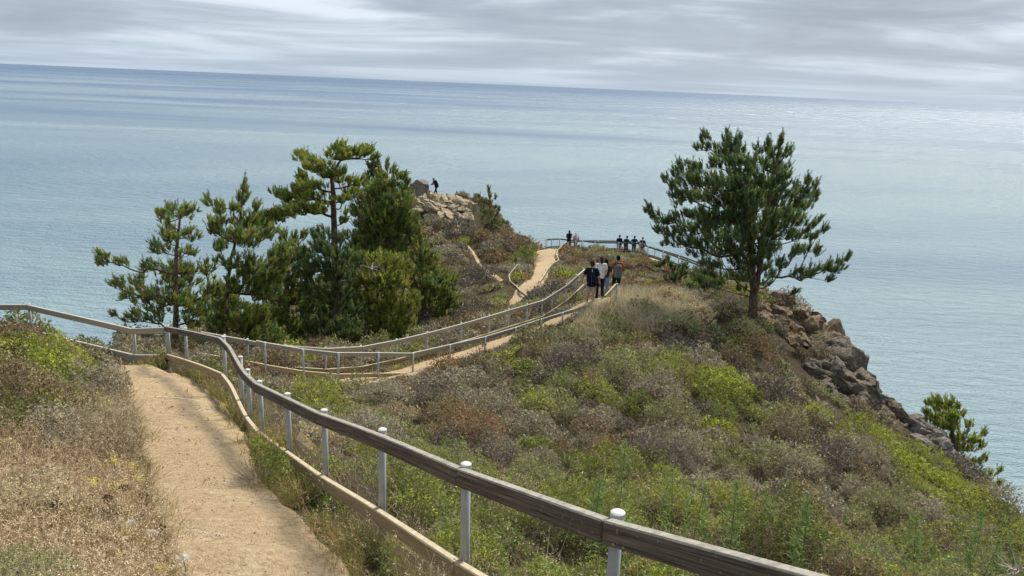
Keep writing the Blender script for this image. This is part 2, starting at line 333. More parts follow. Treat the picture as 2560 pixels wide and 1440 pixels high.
def mound_table(s, seed):
    if (s, seed) in _cache: return _cache[(s, seed)]
    ix = np.arange(int(-60/s), int(60/s)); iy = np.arange(int(-12/s), int(100/s)); rg = np.random.default_rng(seed)
    A, B = np.meshgrid(ix, iy); sh = A.shape
    X = (A+rg.uniform(-.1, 1.1, sh))*s; Y = (B+rg.uniform(-.1, 1.1, sh))*s
    Rr = s*np.where(rg.uniform(0, 1, sh) < .14, rg.uniform(.95, 1.15, sh), rg.uniform(.36, .8, sh)); H = rg.uniform(.6, 1.4, sh)*Rr*(1 if s < 1 else .75)
    Z = tps(X, Y); p = V(np.stack([X, Y, Z+.3], -1)); p[..., 2] = np.where(p[..., 2] < .5, .5, p[..., 2])
    n1 = vnoise(X, Y, 2.6, 11, 2); r1 = rg.uniform(0, 1, sh); r = np.clip(.6*r1+.4*(n1-.2)/.6, 0, .9999); r = np.argsort(np.argsort(r.ravel())).reshape(sh)/r.size
    r = np.where(rg.uniform(0, 1, sh) < .4, rg.uniform(0, 1, sh), r)
    def pick(d):
        order = ['grey', 'plum', 'brown', 'rust', 'straw', 'sage', 'olive', 'bright']; w_ = np.array([d.get(k, 0) for k in order]); c = np.cumsum(w_)/w_.sum()
        return np.array([SN.index(k) for k in order])[np.minimum(np.searchsorted(c, r), 7)]
    sp = pick(DEFAULT); hf = np.ones(sh)
    for poly, (d0, d1), wts, h in ZONES:
        m = inpoly(p[..., 0], p[..., 1], poly) & (p[..., 2] > d0) & (p[..., 2] < d1); sp = np.where(m, pick(wts), sp); hf = np.where(m, h, hf)
    H = H*hf
    for poly, (d0, d1) in BARE:
        m = inpoly(p[..., 0], p[..., 1], poly) & (p[..., 2] > d0) & (p[..., 2] < d1); H = np.where(m & (rg.uniform(0, 1, sh) < (.9 if d0 > 40 else .84)), 0.0, H)
    _cache[(s, seed)] = (ix[0], iy[0], X, Y, Rr, H, sp, rg.uniform(.75, 1.25, sh)); return _cache[(s, seed)]
def canopy1(x, y, s, seed):
    i0, j0, X, Y, Rr, H, sp, br = mound_table(s, seed); a = np.floor(x/s).astype(int)-i0; b = np.floor(y/s).astype(int)-j0
    best = np.zeros(x.shape); qq = np.zeros(x.shape); bs_ = np.zeros(x.shape, int); bb = np.ones(x.shape)
    lum = .5+1.0*vnoise(x, y, .26*s, 5, 2)
    for dj in (-1, 0, 1):
        for di in (-1, 0, 1):
            ii = np.clip(a+di, 0, X.shape[1]-1); jj = np.clip(b+dj, 0, X.shape[0]-1)
            q = 1-((x-X[jj, ii])**2+(y-Y[jj, ii])**2)/Rr[jj, ii]**2
            h = H[jj, ii]*np.sqrt(np.clip(q, 0, 1))*lum; m = h > best
            best = np.where(m, h, best); qq = np.where(m, q, qq); bs_ = np.where(m, sp[jj, ii], bs_); bb = np.where(m, br[jj, ii], bb)
    return best, bs_, bb, qq
SHRUBS = []      # filled below: (x, y, radius) of the shrubs that stand as things of their own
def canopy(x, y):
    x = np.asarray(x, float); y = np.asarray(y, float)
    a = canopy1(x, y, .72, 21); b = canopy1(x, y, 1.3, 22); far = y > 34
    h = np.where(far, b[0], a[0]); s = np.where(far, b[1], a[1]); r = np.where(far, b[2], a[2])
    global QQ; QQ = np.where(far, b[3], a[3])
    return h, s, r
cov_h, _, _ = canopy(GX.ravel(), GY.ravel()); cov_h = cov_h.reshape(GX.shape)
ED = edge_dist(GX, GY)[0]
fade = np.clip((PD-.05)/np.where((GY > 19) & (GY < 36), 1.3, .55), 0, 1)*np.clip((1.2-ED)/1.0, 0, 1)
GZ = GZ+cov_h*fade*.5
def bil(arr, x, y):
    i = np.clip(np.searchsorted(gx, x)-1, 0, len(gx)-2); j = np.clip(np.searchsorted(gy, y)-1, 0, len(gy)-2)
    tx = np.clip((x-gx[i])/(gx[i+1]-gx[i]), 0, 1); ty = np.clip((y-gy[j])/(gy[j+1]-gy[j]), 0, 1)
    return (arr[j, i]*(1-tx)+arr[j, i+1]*tx)*(1-ty)+(arr[j+1, i]*(1-tx)+arr[j+1, i+1]*tx)*ty
def ground(x, y): return bil(GZ, np.asarray(x, float), np.asarray(y, float))
def ground0(x, y): return bil(GZ0, np.asarray(x, float), np.asarray(y, float))
def pathd(x, y): return bil(PD, np.asarray(x, float), np.asarray(y, float))
_dd = np.concatenate([np.arange(3, 20, .05), np.arange(20, 100, .1)])
def hit(x, y, dflt=30.0, lo=3.0):            # distance at which the ground shows at a place in the photograph
    p = U(x, y, 1.0)[None]*_dd[:, None]; m = (p[:, 2] < ground0(p[:, 0], p[:, 1])) & (_dd > lo); k = np.argmax(m)
    return float(_dd[k]) if m[k] else dflt
def edged(x, y): return edge_dist(np.atleast_1d(np.asarray(x, float)), np.atleast_1d(np.asarray(y, float)))[0]

m_ground, nt, bs = new_mat('scrub_soil')
geo = nt.nodes.new('ShaderNodeNewGeometry'); tco = nt.nodes.new('ShaderNodeTexCoord'); ob = tco.outputs['Object']
f1 = noise(nt, ob, 0.9, 6, .6); f2 = noise(nt, ob, 9, 5, .65); f3 = noise(nt, ob, 40, 3)
soil = ramp(nt, f1, [(.35, (.06, .042, .027)), (.5, (.075, .06, .037)), (.65, (.06, .058, .028))])
soil = mix(nt, ramp(nt, f2, [(.4, 0), (.65, .6)]), soil, (.13, .10, .065))
rockc = ramp(nt, noise(nt, ob, 1.6, 8, .7, .6), [(.3, (.09, .065, .045)), (.45, (.23, .165, .11)), (.6, (.34, .26, .18)), (.75, (.16, .14, .12))])
nz = nt.nodes.new('ShaderNodeSeparateXYZ'); L(nt, geo.outputs['True Normal'], nz.inputs[0])
steep = ramp(nt, nz.outputs[2], [(.5, 1), (.72, 0)])
L(nt, mix(nt, steep, soil, rockc), bs.inputs['Base Color']); bs.inputs['Roughness'].default_value = .95; bs.inputs['Specular IOR Level'].default_value = .1
bump(nt, bs, math_(nt, 'ADD', f2, math_(nt, 'MULTIPLY', f3, .4)), .9, .12)
ny_, nx_ = GX.shape
idx = np.arange(ny_*nx_).reshape(ny_, nx_)
quads = np.stack([idx[:-1, :-1], idx[:-1, 1:], idx[1:, 1:], idx[1:, :-1]], -1).reshape(-1, 4)
tagp(mesh_obj('ground', np.stack([GX, GY, GZ], -1).reshape(-1, 3), quads, m_ground, smooth=True), kind='structure')

m_path, nt, bs = new_mat('tan_gravel')
tco = nt.nodes.new('ShaderNodeTexCoord'); ob = tco.outputs['Object']
g1 = noise(nt, ob, 1.3, 5, .6); g2 = noise(nt, ob, 14, 6, .75); g3 = noise(nt, ob, 60, 3, .7)
pc = ramp(nt, g1, [(.3, (.58, .43, .26)), (.55, (.65, .51, .33)), (.75, (.68, .56, .39))])
pc = mix(nt, ramp(nt, g2, [(.36, 1), (.54, 0)]), pc, (.37, .255, .135))
pc = mix(nt, ramp(nt, noise(nt, mapping(nt, ob, (2.2, 9, 1), rot=(0, 0, .3)), 1.0, 4, .6, .4), [(.42, .55), (.6, 0)]), pc, (.49, .35, .195))
pc = mix(nt, ramp(nt, g3, [(.56, 0), (.72, .8)]), pc, (.60, .50, .36))
vor = nt.nodes.new('ShaderNodeTexVoronoi'); vor.inputs['Scale'].default_value = 42; L(nt, ob, vor.inputs['Vector'])
peb = ramp(nt, vor.outputs['Distance'], [(.08, 1), (.2, 0)])
pc = mix(nt, math_(nt, 'MULTIPLY', peb, ramp(nt, noise(nt, ob, 18, 2), [(.55, 0), (.6, .8)])), pc, (.15, .11, .075))
L(nt, pc, bs.inputs['Base Color']); bs.inputs['Roughness'].default_value = .95; bs.inputs['Specular IOR Level'].default_value = .15
bump(nt, bs, math_(nt, 'ADD', g2, math_(nt, 'MULTIPLY', g3, .6)), .9, .06)
def make_path(name, rib, seed, n=10, cols=13):
    a, b = np.array(catmull([p[0] for p in rib], n)), np.array(catmull([p[1] for p in rib], n))
    k = len(a); t = np.linspace(-.09, 1.09, cols); vs = np.empty((k, cols, 3))
    wob = (vnoise(np.arange(k), np.zeros(k), 3, seed)-.5)*.12
    for j, tt in enumerate(t):
        s = tt+(wob*(1 if tt > .5 else -1)*abs(tt-.5)*2)
        p = a+(b-a)*s[:, None]; vs[:, j, :2] = p
        z = ground0(p[:, 0], p[:, 1])+.012+(vnoise(p[:, 0], p[:, 1], .5, seed, 2)-.5)*.03
        z += .03*(abs(tt-.5)*2)**3
        if j in (0, cols-1): z -= .16
        z += (vnoise(p[:, 0]*.6, p[:, 1]*1.6, .8, seed+3, 3)-.5)*.045
        if n == 14: z += .014*np.sin(np.cumsum(np.r_[0, np.linalg.norm(np.diff((a+b)/2, axis=0), axis=1)])*6.3+np.sin(tt*4)*.8)
        vs[:, j, 2] = z
    idx = np.arange(k*cols).reshape(k, cols)
    q = np.stack([idx[:-1, :-1], idx[:-1, 1:], idx[1:, 1:], idx[1:, :-1]], -1).reshape(-1, 4)
    return tagp(mesh_obj(name, vs.reshape(-1, 3), q, m_path, smooth=True), kind='structure')
make_path('path', ribA, 1, 14, 17); make_path('path', ribB, 2); make_path('path', ribC, 3); make_path('trail', ribD, 4, 6, 7); make_path('path', ribE, 5, 6, 7)

# ------------------------------------------------------------------ sea
SEA = -130.0
m_sea, nt, bs = new_mat('sea_water')
tco = nt.nodes.new('ShaderNodeTexCoord'); ob = tco.outputs['Object']
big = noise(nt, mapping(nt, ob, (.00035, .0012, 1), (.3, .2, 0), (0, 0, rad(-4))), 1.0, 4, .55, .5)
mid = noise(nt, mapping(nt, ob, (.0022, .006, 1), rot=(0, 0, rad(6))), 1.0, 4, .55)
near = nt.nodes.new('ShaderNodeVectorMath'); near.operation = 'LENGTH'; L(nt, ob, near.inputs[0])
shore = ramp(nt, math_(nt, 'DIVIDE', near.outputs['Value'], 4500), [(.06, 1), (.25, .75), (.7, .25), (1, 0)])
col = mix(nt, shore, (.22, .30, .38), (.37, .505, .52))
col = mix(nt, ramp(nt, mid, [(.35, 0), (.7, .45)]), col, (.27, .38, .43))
col = mix(nt, ramp(nt, big, [(.42, 0), (.6, .75)]), col, (.11, .19, .31))  # dark bands out to the horizon: cloud shadow and wind streaks put into colour
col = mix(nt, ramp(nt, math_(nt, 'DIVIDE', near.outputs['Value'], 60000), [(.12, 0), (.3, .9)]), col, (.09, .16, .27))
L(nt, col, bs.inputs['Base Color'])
L(nt, ramp(nt, big, [(.4, .22), (.65, .42)]), bs.inputs['Roughness']); bs.inputs['IOR'].default_value = 1.33; bs.inputs['Specular IOR Level'].default_value = .33
wv = math_(nt, 'ADD', math_(nt, 'MULTIPLY', noise(nt, mapping(nt, ob, (.05, .13, 1), rot=(0, 0, rad(14))), 1.0, 5, .62, .3), 2.6),
           math_(nt, 'MULTIPLY', noise(nt, mapping(nt, ob, (.5, 1.1, 1), rot=(0, 0, rad(-12))), 1.0, 3, .6), .8))
bump(nt, bs, wv, 1.0, 2.0)
rr = np.r_[0, np.geomspace(60, 60000, 60)]; th = np.linspace(0, 2*math.pi, 97)[:-1]
sv = [(0, 0, 0)]+[(r_*math.cos(t), r_*math.sin(t), 0) for r_ in rr[1:] for t in th]
sf = [(0, 1+k, 1+(k+1) % 96) for k in range(96)]
for i in range(len(rr)-2):
    for k in range(96): sf.append((1+i*96+k, 1+(i+1)*96+k, 1+(i+1)*96+(k+1) % 96, 1+i*96+(k+1) % 96))
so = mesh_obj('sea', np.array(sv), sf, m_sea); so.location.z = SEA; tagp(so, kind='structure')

# ------------------------------------------------------------------ fences
def wood_mat(name, a, b, c, lich):
    m, nt, bs = new_mat(name); tco = nt.nodes.new('ShaderNodeTexCoord'); ob = tco.outputs['Object']
    gr = nt.nodes.new('ShaderNodeAttribute'); gr.attribute_name = 'grain'; g = noise(nt, mapping(nt, gr.outputs['Vector'], (1.3, 30, 55)), 1.0, 6, .6, 1.2); g2 = noise(nt, ob, 4, 4, .6)
    col = ramp(nt, g, [(.36, a), (.52, b), (.68, c)])
    col = mix(nt, ramp(nt, g2, [(.4, 0), (.7, .5)]), col, b)
    sp = noise(nt, ob, 34, 3, .6); bigs = noise(nt, ob, 3, 3)
    col = mix(nt, math_(nt, 'MULTIPLY', ramp(nt, sp, [(.64, 0), (.69, .85)]), ramp(nt, bigs, [(.45, .1), (.6, 1)])), col, lich)
    # upper faces mixed towards the pale tone, broken up by noise
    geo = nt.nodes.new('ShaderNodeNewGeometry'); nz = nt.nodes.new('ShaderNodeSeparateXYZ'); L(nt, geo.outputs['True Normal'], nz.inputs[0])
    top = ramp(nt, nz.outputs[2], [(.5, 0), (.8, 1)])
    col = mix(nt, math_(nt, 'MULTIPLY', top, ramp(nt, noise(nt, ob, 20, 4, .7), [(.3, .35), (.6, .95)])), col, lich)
    L(nt, col, bs.inputs['Base Color']); bs.inputs['Roughness'].default_value = .9; bs.inputs['Specular IOR Level'].default_value = .15
    bump(nt, bs, g, .5, .01); return m
m_wood = wood_mat('weathered_dark_timber', (.045, .038, .033), (.12, .105, .09), (.22, .20, .17), (.42, .40, .34))
m_woodg = wood_mat('weathered_grey_timber', (.20, .19, .165), (.34, .32, .275), (.48, .455, .38), (.60, .58, .48))
m_woodt = wood_mat('tan_timber', (.21, .165, .10), (.35, .275, .165), (.46, .37, .23), (.58, .51, .36))
m_wooddk = wood_mat('far_dark_timber', (.045, .06, .055), (.075, .09, .085), (.13, .14, .12), (.17, .17, .14))
m_pipe = simple('galvanised_pipe', (.40, .405, .395), .5, .14, 9, metal=.25, spec=.5)
m_cap = simple('white_cap', (.64, .64, .62), .5, .05, 20)
m_pipet = simple('sand_coloured_post', (.58, .52, .42), .8, .15, 14)
def fence(name, label, group, rail, posts, sepz=.68, H=1.05, side=1, mtop=None, mbot=None, rh=.145, rt=.06, pr=.031, curve=0, boards=None, mpost=None, foot=None, bottom=True, cap=True, brail=None):
    """rail: centreline points of the top rail (world). posts: indices into rail, or world points."""
    root = empty(name, tuple(rail[0]-np.array([0, 0, H]))); tagp(root, label, 'fence', group)
    o = np.array(root.location); R = [np.array(p)-o for p in rail]
    bl = boards or [(i, i+1) for i in range(len(R)-1)]
    for (a, b) in bl:
        for bot in (0, 1):
            if bot and not bottom: continue
            seg = [p.copy() for p in (R if not (bot and brail) else [np.array(q)-o for q in brail])[a:b+1]]
            if len(seg) > 2: seg = catmull(seg, curve or 4)
            d = seg[-1]-seg[0]; L_ = np.linalg.norm(d)
            seg[0] = seg[0]+(seg[1]-seg[0])/np.linalg.norm(seg[1]-seg[0])*.004; seg[-1] = seg[-1]-(seg[-1]-seg[-2])/np.linalg.norm(seg[-1]-seg[-2])*.004
            mb = MB()
            if bot and not brail: seg = [p-np.array([0, 0, sepz]) for p in seg]
            mb.beam(seg, rh, rt)
            ob = mb.build('bottom_rail' if bot else 'top_rail', (mbot or m_woodt) if bot else (mtop or m_woodg), root)
            bv = ob.modifiers.new('bev', 'BEVEL'); bv.width = .008; bv.segments = 1; bv.limit_method = 'ANGLE'
    for k, pi in enumerate(posts):
        p = R[pi] if isinstance(pi, int) else np.array(pi)-o
        q = R[min(pi+1, len(R)-1)]-R[max(pi-1, 0)] if isinstance(pi, int) else R[-1]-R[0]
        nrm = np.array([q[1], -q[0], 0]); nrm /= np.linalg.norm(nrm)
        c = p+nrm*side*(rt/2+pr+.003)
        gz = float(ground(np.array([c[0]+o[0]]), np.array([c[1]+o[1]]))[0])-o[2]-.25
        gz = min(gz, p[2]-.35)
        lean = np.array([RNG.normal(0, .008), RNG.normal(0, .008), 0])
        mb = MB(); mb.tube([(c[0], c[1], gz), tuple(c+lean+np.array([0, 0, rh/2+.012]))], pr, 12)
        po = mb.build('post', mpost or m_pipe, root, smooth=False)
        for pl in po.data.polygons: pl.use_smooth = len(pl.vertices) == 4
        if cap:
            mc = MB(); t = c+lean+np.array([0, 0, rh/2+.012]); mc.tube([t-np.array([0, 0, .02]), t+np.array([0, 0, .006]), t+np.array([0, 0, .012])], [pr+.004, pr+.004, pr*.8], 12)
            mc.build('cap', m_cap, po)
    return root
FG = 'post and rail fences along the trail'
W = lambda rows: [U(*r) for r in rows]
# left fence with the view over the sea
f1 = W([(-130,768,21.6),(68,768,20.8),(330,828,19.7),(409,826,18.9)])
fence('trail_fence', 'weathered grey fence at left edge with open sea behind it', FG, f1, [0, 1, 2, 3], side=-1, mtop=m_woodg, mbot=m_woodg)
# near curved fence
f2 = W([(413,822,18.6),(455,830,17.3),(505,841,15.9),(550,852,14.4),(572,874,13.2),(590,905,12.3),(610,938,11.4),(640,968,10.5),(708,1002,9.25),(797,1046,8.0),(937,1099,6.55),(1150,1192,5.2),(1515,1327,3.8),(1940,1450,2.95),(3300,1900,1.6)])
f2[-1] = f2[-2]+(f2[-2]-f2[-3])*1.15
fence('trail_fence', 'long curved fence with dark weathered top rail nearest the camera', FG, f2, [0, 1, 3, 5, 6, 7, 8, 9, 10, 11, 12, 14], side=-1, mtop=m_wood, mbot=m_woodt,
      boards=[(0, 3), (3, 7), (7, 9), (9, 11), (11, 12), (12, 14)], curve=5, rh=.126, rt=.06, pr=.032)
# second path: far and near fences
f4 = W([(501,834,23.9),(562,845,24.1),(618,855,24.3),(663,864,24.5),(713,869,24.7),(815,876,24.9),(906,871,25.9),(994,854,27),(1071,836,28.1),(1157,813,29.3),(1226,793,30.3),(1275,778,31.1),(1321,765,31.8),(1359,754,32.4),(1384,738,32.8),(1419,715,33.2),(1444,692,33.6),(1462,676,34.6)])
fence('trail_fence', 'grey rail fence on far side of the rising middle path, below the pines', FG, f4, list(range(1, 18)), side=-1, mtop=m_woodg, mbot=m_woodt, rh=.14)
f3 = W([(640,856,23.1),(663,861,23.1),(758,877,23.2),(843,886,23.9),(943,886,24.9),(1029,887,25.9),(1122,866,27),(1210,846,28),(1286,823,28.9),(1350,802,29.6),(1405,785,29.9),(1475,765,30.2)])
fence('trail_fence', 'grey rail fence on near side of the rising middle path, half buried by shrubs', FG, f3, [1, 2, 3, 4, 5, 6, 7, 8, 9, 10], side=1, mtop=m_woodg, mbot=m_woodt, rh=.13)
# stub of rail beside the walkers, leaning up out of the grass
f5 = W([(1512,742,29.3),(1539,712,30.6)])
fence('trail_fence', 'short tan rail sticking out of the grass right of the walkers', FG, f5, [1], side=1, mtop=m_woodt, bottom=False, rh=.09)
# far path fences
f6 = W([(1294,663,54),(1272,689,52.5),(1275,705,50),(1290,717,47),(1301,729,44.5),(1318,742,41.5),(1332,756,39.5)])
fence('trail_fence', 'pale kinked fence left of the far sandy path below the knob', FG, f6, [0, 1, 2, 3, 4, 5], side=-1, mtop=m_woodt, mbot=m_woodt, mpost=m_pipet, pr=.042, sepz=.6, H=1, cap=False)
f7 = W([(1327,623,66),(1331,613,66.5),(1337,608,67),(1350,604,68)])
fence('trail_fence', 'short curved tan fence where the far path meets the knob', FG, f7, [0, 3], side=-1, mtop=m_woodt, mbot=m_woodt, mpost=m_pipet, pr=.042, sepz=.6, H=1, cap=False, bottom=False)
f8 = W([(1406,615,65),(1393,627,63.5),(1391,638,61),(1397,652,58),(1381,660,55.5),(1368,676,52),(1360,690,49),(1350,705,46.5),(1348,716,44.5)])
fence('trail_fence', 'winding pale fence down the right side of the far sandy path', FG, f8, list(range(9)), side=1, mtop=m_woodt, mbot=m_woodt, mpost=m_pipet, pr=.042, sepz=.58, H=1, cap=False)
f9 = W([(1364,600,71.5),(1378,598,72.5),(1399,597.5,73),(1425,601,73),(1455,602.5,73),(1495,602.5,73),(1545,603,73),(1600,610,72),(1640,622,69.5),(1700,640,64),(1760,662,59)])
fence('trail_fence', 'dark outer fence along the edge of the overlook platform', FG, f9, list(range(11)), side=1, mtop=m_wooddk, mbot=m_wooddk, mpost=m_pipet, pr=.042, sepz=.72, H=1.1, rh=.12, cap=False)
f10 = W([(1406,615,65),(1418,607,65.5),(1438,604.5,66),(1455,602,66),(1487,606.5,66.5),(1548,607,66.5),(1602,609,65),(1623,618,63.5),(1660,630,60.5),(1700,645,57),(1760,668,53)])
fence('trail_fence', 'pale inner fence of the overlook platform in front of the visitors', FG, f10, [1, 2, 3, 4, 5, 6, 7, 8, 9, 10], side=1, mtop=m_wooddk, mbot=m_wooddk, mpost=m_pipet, pr=.042, sepz=.7, H=1.1, rh=.11, cap=False)

# ------------------------------------------------------------------ plants
def leaf_mat(name, transl=.22, rough=.75, wood=False):
    m = bpy.data.materials.new(name); m.use_nodes = True; nt = m.node_tree; nt.nodes.clear()
    out = nt.nodes.new('ShaderNodeOutputMaterial'); at = nt.nodes.new('ShaderNodeAttribute'); at.attribute_name = 'tint'
    d = nt.nodes.new('ShaderNodeBsdfDiffuse'); t = nt.nodes.new('ShaderNodeBsdfTranslucent'); mx = nt.nodes.new('ShaderNodeMixShader'); mx.inputs[0].default_value = transl
    L(nt, at.outputs['Color'], d.inputs[0]); L(nt, at.outputs['Color'], t.inputs[0]); L(nt, d.outputs[0], mx.inputs[1]); L(nt, t.outputs[0], mx.inputs[2]); L(nt, mx.outputs[0], out.inputs[0])
    return m
m_leaf = leaf_mat('leaf_tint'); m_needle = leaf_mat('pine_needles', .36); m_dry = leaf_mat('dry_grass', .3)
class Cloud:                                 # triangle collector for leaves, needles and blades
    def __init__(s): s.v = []; s.c = []
    def leaves(s, P, D, ln, wd, col, rg):
        n = len(P); D = D/(np.linalg.norm(D, axis=1, keepdims=True)+1e-9)
        S_ = np.cross(D, rg.normal(size=(n, 3))); S_ /= np.linalg.norm(S_, axis=1, keepdims=True)+1e-9
        ln = np.broadcast_to(ln, n)[:, None]; wd = np.broadcast_to(wd, n)[:, None]
        t = np.stack([P-S_*wd*.5, P+S_*wd*.5, P+D*ln], 1)
        s.v.append(t.reshape(-1, 3).astype(np.float32)); s.c.append(np.repeat(np.broadcast_to(col, (n, 3)), 3, 0).astype(np.float32))
    def blades(s, P, D, ln, wd, bend, col, rg):
        n = len(P); D = D/(np.linalg.norm(D, axis=1, keepdims=True)+1e-9)
        S_ = np.cross(D, rg.normal(size=(n, 3))); S_ /= np.linalg.norm(S_, axis=1, keepdims=True)+1e-9
        ln = np.broadcast_to(ln, n)[:, None]; wd = np.broadcast_to(wd, n)[:, None]
        m1 = P+D*ln*.5; D2 = D+bend; D2 = D2/(np.linalg.norm(D2, axis=1, keepdims=True)+1e-9); tip = m1+D2*ln*.5
        a, b, c, d = P-S_*wd*.5, P+S_*wd*.5, m1+S_*wd*.4, m1-S_*wd*.4
        t = np.stack([a, b, c, a, c, d, d, c, tip], 1)
        s.v.append(t.reshape(-1, 3).astype(np.float32)); s.c.append(np.repeat(np.broadcast_to(col, (n, 3)), 9, 0).astype(np.float32))
        return tip
    def n(s): return sum(len(v) for v in s.v)//3
    def build(s, name, mat, parent=None, origin=None):
        v = np.concatenate(s.v); c = np.concatenate(s.c)
        if origin is not None: v = v-np.asarray(origin, np.float32)
        f = np.arange(len(v), dtype=np.int32).reshape(-1, 3)
        return mesh_obj(name, v, f, mat, parent, colors=c)
def jit(rg, n, lo=.7, hi=1.35): return rg.uniform(lo, hi, (n, 1))

# shrubs that stand out, each a thing: photograph x, y, distance, radius, height, species, name, label
SH = [
 (1812,925,21.5,.95,.62,'bright','shrub','vivid yellow-green bush on the slope below the tall lone pine'),
 (1825,960,20.5,.75,.45,'olive','shrub','darker green lower half of the vivid bush clump below the lone pine'),
 (1250,905,24.2,.85,.42,'bright','shrub','yellow-green bush beside the middle path just below the fence posts'),
 (1330,870,25.6,.8,.42,'bright','shrub','bright bush hugging the path edge uphill of a similar yellow-green one'),
 (1290,935,22.5,.75,.5,'olive','shrub','dull green bush right below the bright pair at the path edge'),
 (1150,950,22,1.0,.6,'grey','shrub','broad grey twiggy bush right of the path bend, below the fence'),
 (1060,960,22.5,.7,.5,'grey','shrub','smaller grey brush at the tan dirt patch below the fence'),
 (1430,900,22.5,.95,.6,'plum','shrub','dark purplish-grey brush in the upper middle of the hillside'),
 (1545,905,23,.8,.6,'sage','shrub','rounded pale sage bush in the upper middle of the hillside'),
 (1590,870,25,.8,.55,'brown','shrub','dark brown bush near the crest below the dry grass'),
 (1610,820,26.5,.6,.4,'bright','shrub','small yellow-green bush high on the slope below the dry grass crest'),
 (1520,770,28.5,.5,.35,'olive','shrub','little dark green bush beside the path below the walkers'),
 (1700,850,26,.9,.5,'plum','shrub','ash-purple dead brush left of the lone pine trunk'),
 (1850,850,27.5,.5,.3,'bright','shrub','small light green bush at the foot of the lone pine'),
 (1330,1080,16.5,.6,.5,'grey','shrub','dense grey ball of brush in the middle of the slope'),
 (1350,1110,14.9,.45,.38,'olive','shrub','green dome-shaped bush in front of the dense grey ball of brush'),
 (1210,1010,18,.8,.55,'grey','shrub','silvery grey bush left of centre, below the broad path-bend bush'),
 (980,1060,15,.55,.35,'sage','shrub','pale grey-green bush between the curved fence and the middle path'),
 (815,1000,18.5,.5,.25,'bright','shrub','yellow-green patch of leaves just under the near end of the middle path'),
 (840,968,21.5,.5,.28,'bright','shrub','yellow-green bush touching the posts where the middle path begins'),
 (690,985,18,.5,.35,'grey','shrub','grey bush just behind the curved part of the near fence'),
 (1700,1080,16.5,.6,.4,'sage','shrub','grey-green cushion bush in the centre right of the hillside'),
 (1800,1020,18.5,.5,.35,'bright','shrub','small lime bush under the vivid clump'),
 (1860,1120,16.2,.45,.35,'olive','shrub','deep green bush low in the centre right of the slope'),
 (1960,1000,20,.7,.45,'sage','shrub','sage bush halfway between the vivid bush and the cliff rocks'),
 (2075,1120,18.3,.75,.55,'plum','shrub','dark purple-grey dome of dead brush on the right slope'),
 (1990,1150,17,.6,.45,'grey','shrub','grey brush left of the dark dome on the right slope'),
 (2210,1110,21.5,.7,.45,'bright','shrub','bright green bush under the pale cliff rocks, upper end of the green strip'),
 (2290,1160,20.7,.8,.45,'bright','shrub','bright green bush in the middle of the strip below the rocks'),
 (2380,1215,21,.8,.4,'bright','shrub','bright green bush at the low end of the strip by the small cliff pine'),
 (1480,1040,16.8,.55,.4,'brown','shrub','reddish brown bush in the very centre of the hillside'),
 (1600,980,19,.6,.45,'olive','shrub','olive bush below the rounded sage bush'),
 (1770,1190,13.5,.5,.38,'grey','shrub','grey feathery brush behind the tall green weeds'),
 (2060,1240,13.5,.55,.4,'grey','shrub','mounded grey brush low on the right slope'),
 (1370,755,38,1.5,.9,'plum','shrub','dark heather-purple bush spilling over the far side of the ridge fence'),
 (1340,762,38.5,1.0,.5,'plum','shrub','low purple bush at the bottom of the far sandy path'),
 (1420,690,50,1.0,.5,'bright','shrub','pale green bush right of the far winding fence'),
 (1292,700,49.5,.45,.55,'bright','shrub','yellowish bush inside the kink of the pale far fence'),
 (1150,572,73,1.5,1.2,'plum','shrub','grey feathery dead bush under the rock outcrop on the knob'),
 (1160,602,71,.7,.4,'bright','shrub','single lime green tuft on the brown flank of the knob'),
 (1185,690,55,1.6,1.1,'plum','shrub','dark purple-brown bush at the foot of the knob'),
 (1320,660,60,1.5,1.2,'olive','shrub','dark bush bulging over the far sandy path from the knob'),
 (1290,600,70,1.8,1.2,'brown','shrub','brown heather bush on the seaward shoulder of the knob'),
 (130,880,13.2,.75,.55,'bright','shrub','yellow-green bush below the left fence over the sea'),
 (165,975,11.5,.65,.45,'bright','shrub','yellow-green bush low on the left bank in the middle of brown brush'),
 (60,930,11,1.0,.7,'brown','shrub','shadowy brown brush at the left edge below the fence'),
 (240,930,13.3,.7,.5,'grey','shrub','grey-brown bush at the left corner of the near path'),
 (20,800,19.5,1.1,.5,'brown','shrub','brown bush behind the left end of the fence'),
 (640,1205,8.6,.45,.35,'olive','shrub','leafy green bush overhanging the lower rail where the near path narrows'),
]
for (x, y, d, R_, H_, sp, nm, lb) in SH:
    p = U(x, y, d); SHRUBS.append((p[0], p[1], R_*.85))
def in_shrub(x, y):
    m = np.zeros(x.shape, bool)
    for a, b, r in SHRUBS: m |= (x-a)**2+(y-b)**2 < r*r
    return m
def lsize(d): return np.maximum(d, 3.5)*.0031
def surface_leaves(cl, x, y, h, hx, hy, cols, rg, dist, depth=.6):
    """leaves just under a canopy of height h (gradient hx, hy) over the ground."""
    n = len(x); z = ground0(x, y)+h*(1-depth*rg.uniform(0, 1, n)**1.7)
    N = np.stack([-hx, -hy, np.ones(n)], -1); N /= np.linalg.norm(N, axis=1, keepdims=True)
    D = N*.35+rg.normal(0, .75, (n, 3))+np.array([0, 0, .15]); D /= np.linalg.norm(D, axis=1, keepdims=True)
    l = lsize(dist)*rg.uniform(.7, 1.6, n); Nj = N+rg.normal(0, .38, (n, 3)); S_ = np.cross(D, Nj); S_ /= np.linalg.norm(S_, axis=1, keepdims=True)+1e-9
    P = np.stack([x, y, z], -1); w_ = (l*rg.uniform(.35, .65, n))[:, None]
    cl.v.append(np.stack([P-S_*w_*.5, P+S_*w_*.5, P+D*l[:, None]], 1).reshape(-1, 3).astype(np.float32)); cl.c.append(np.repeat(cols, 3, 0).astype(np.float32))
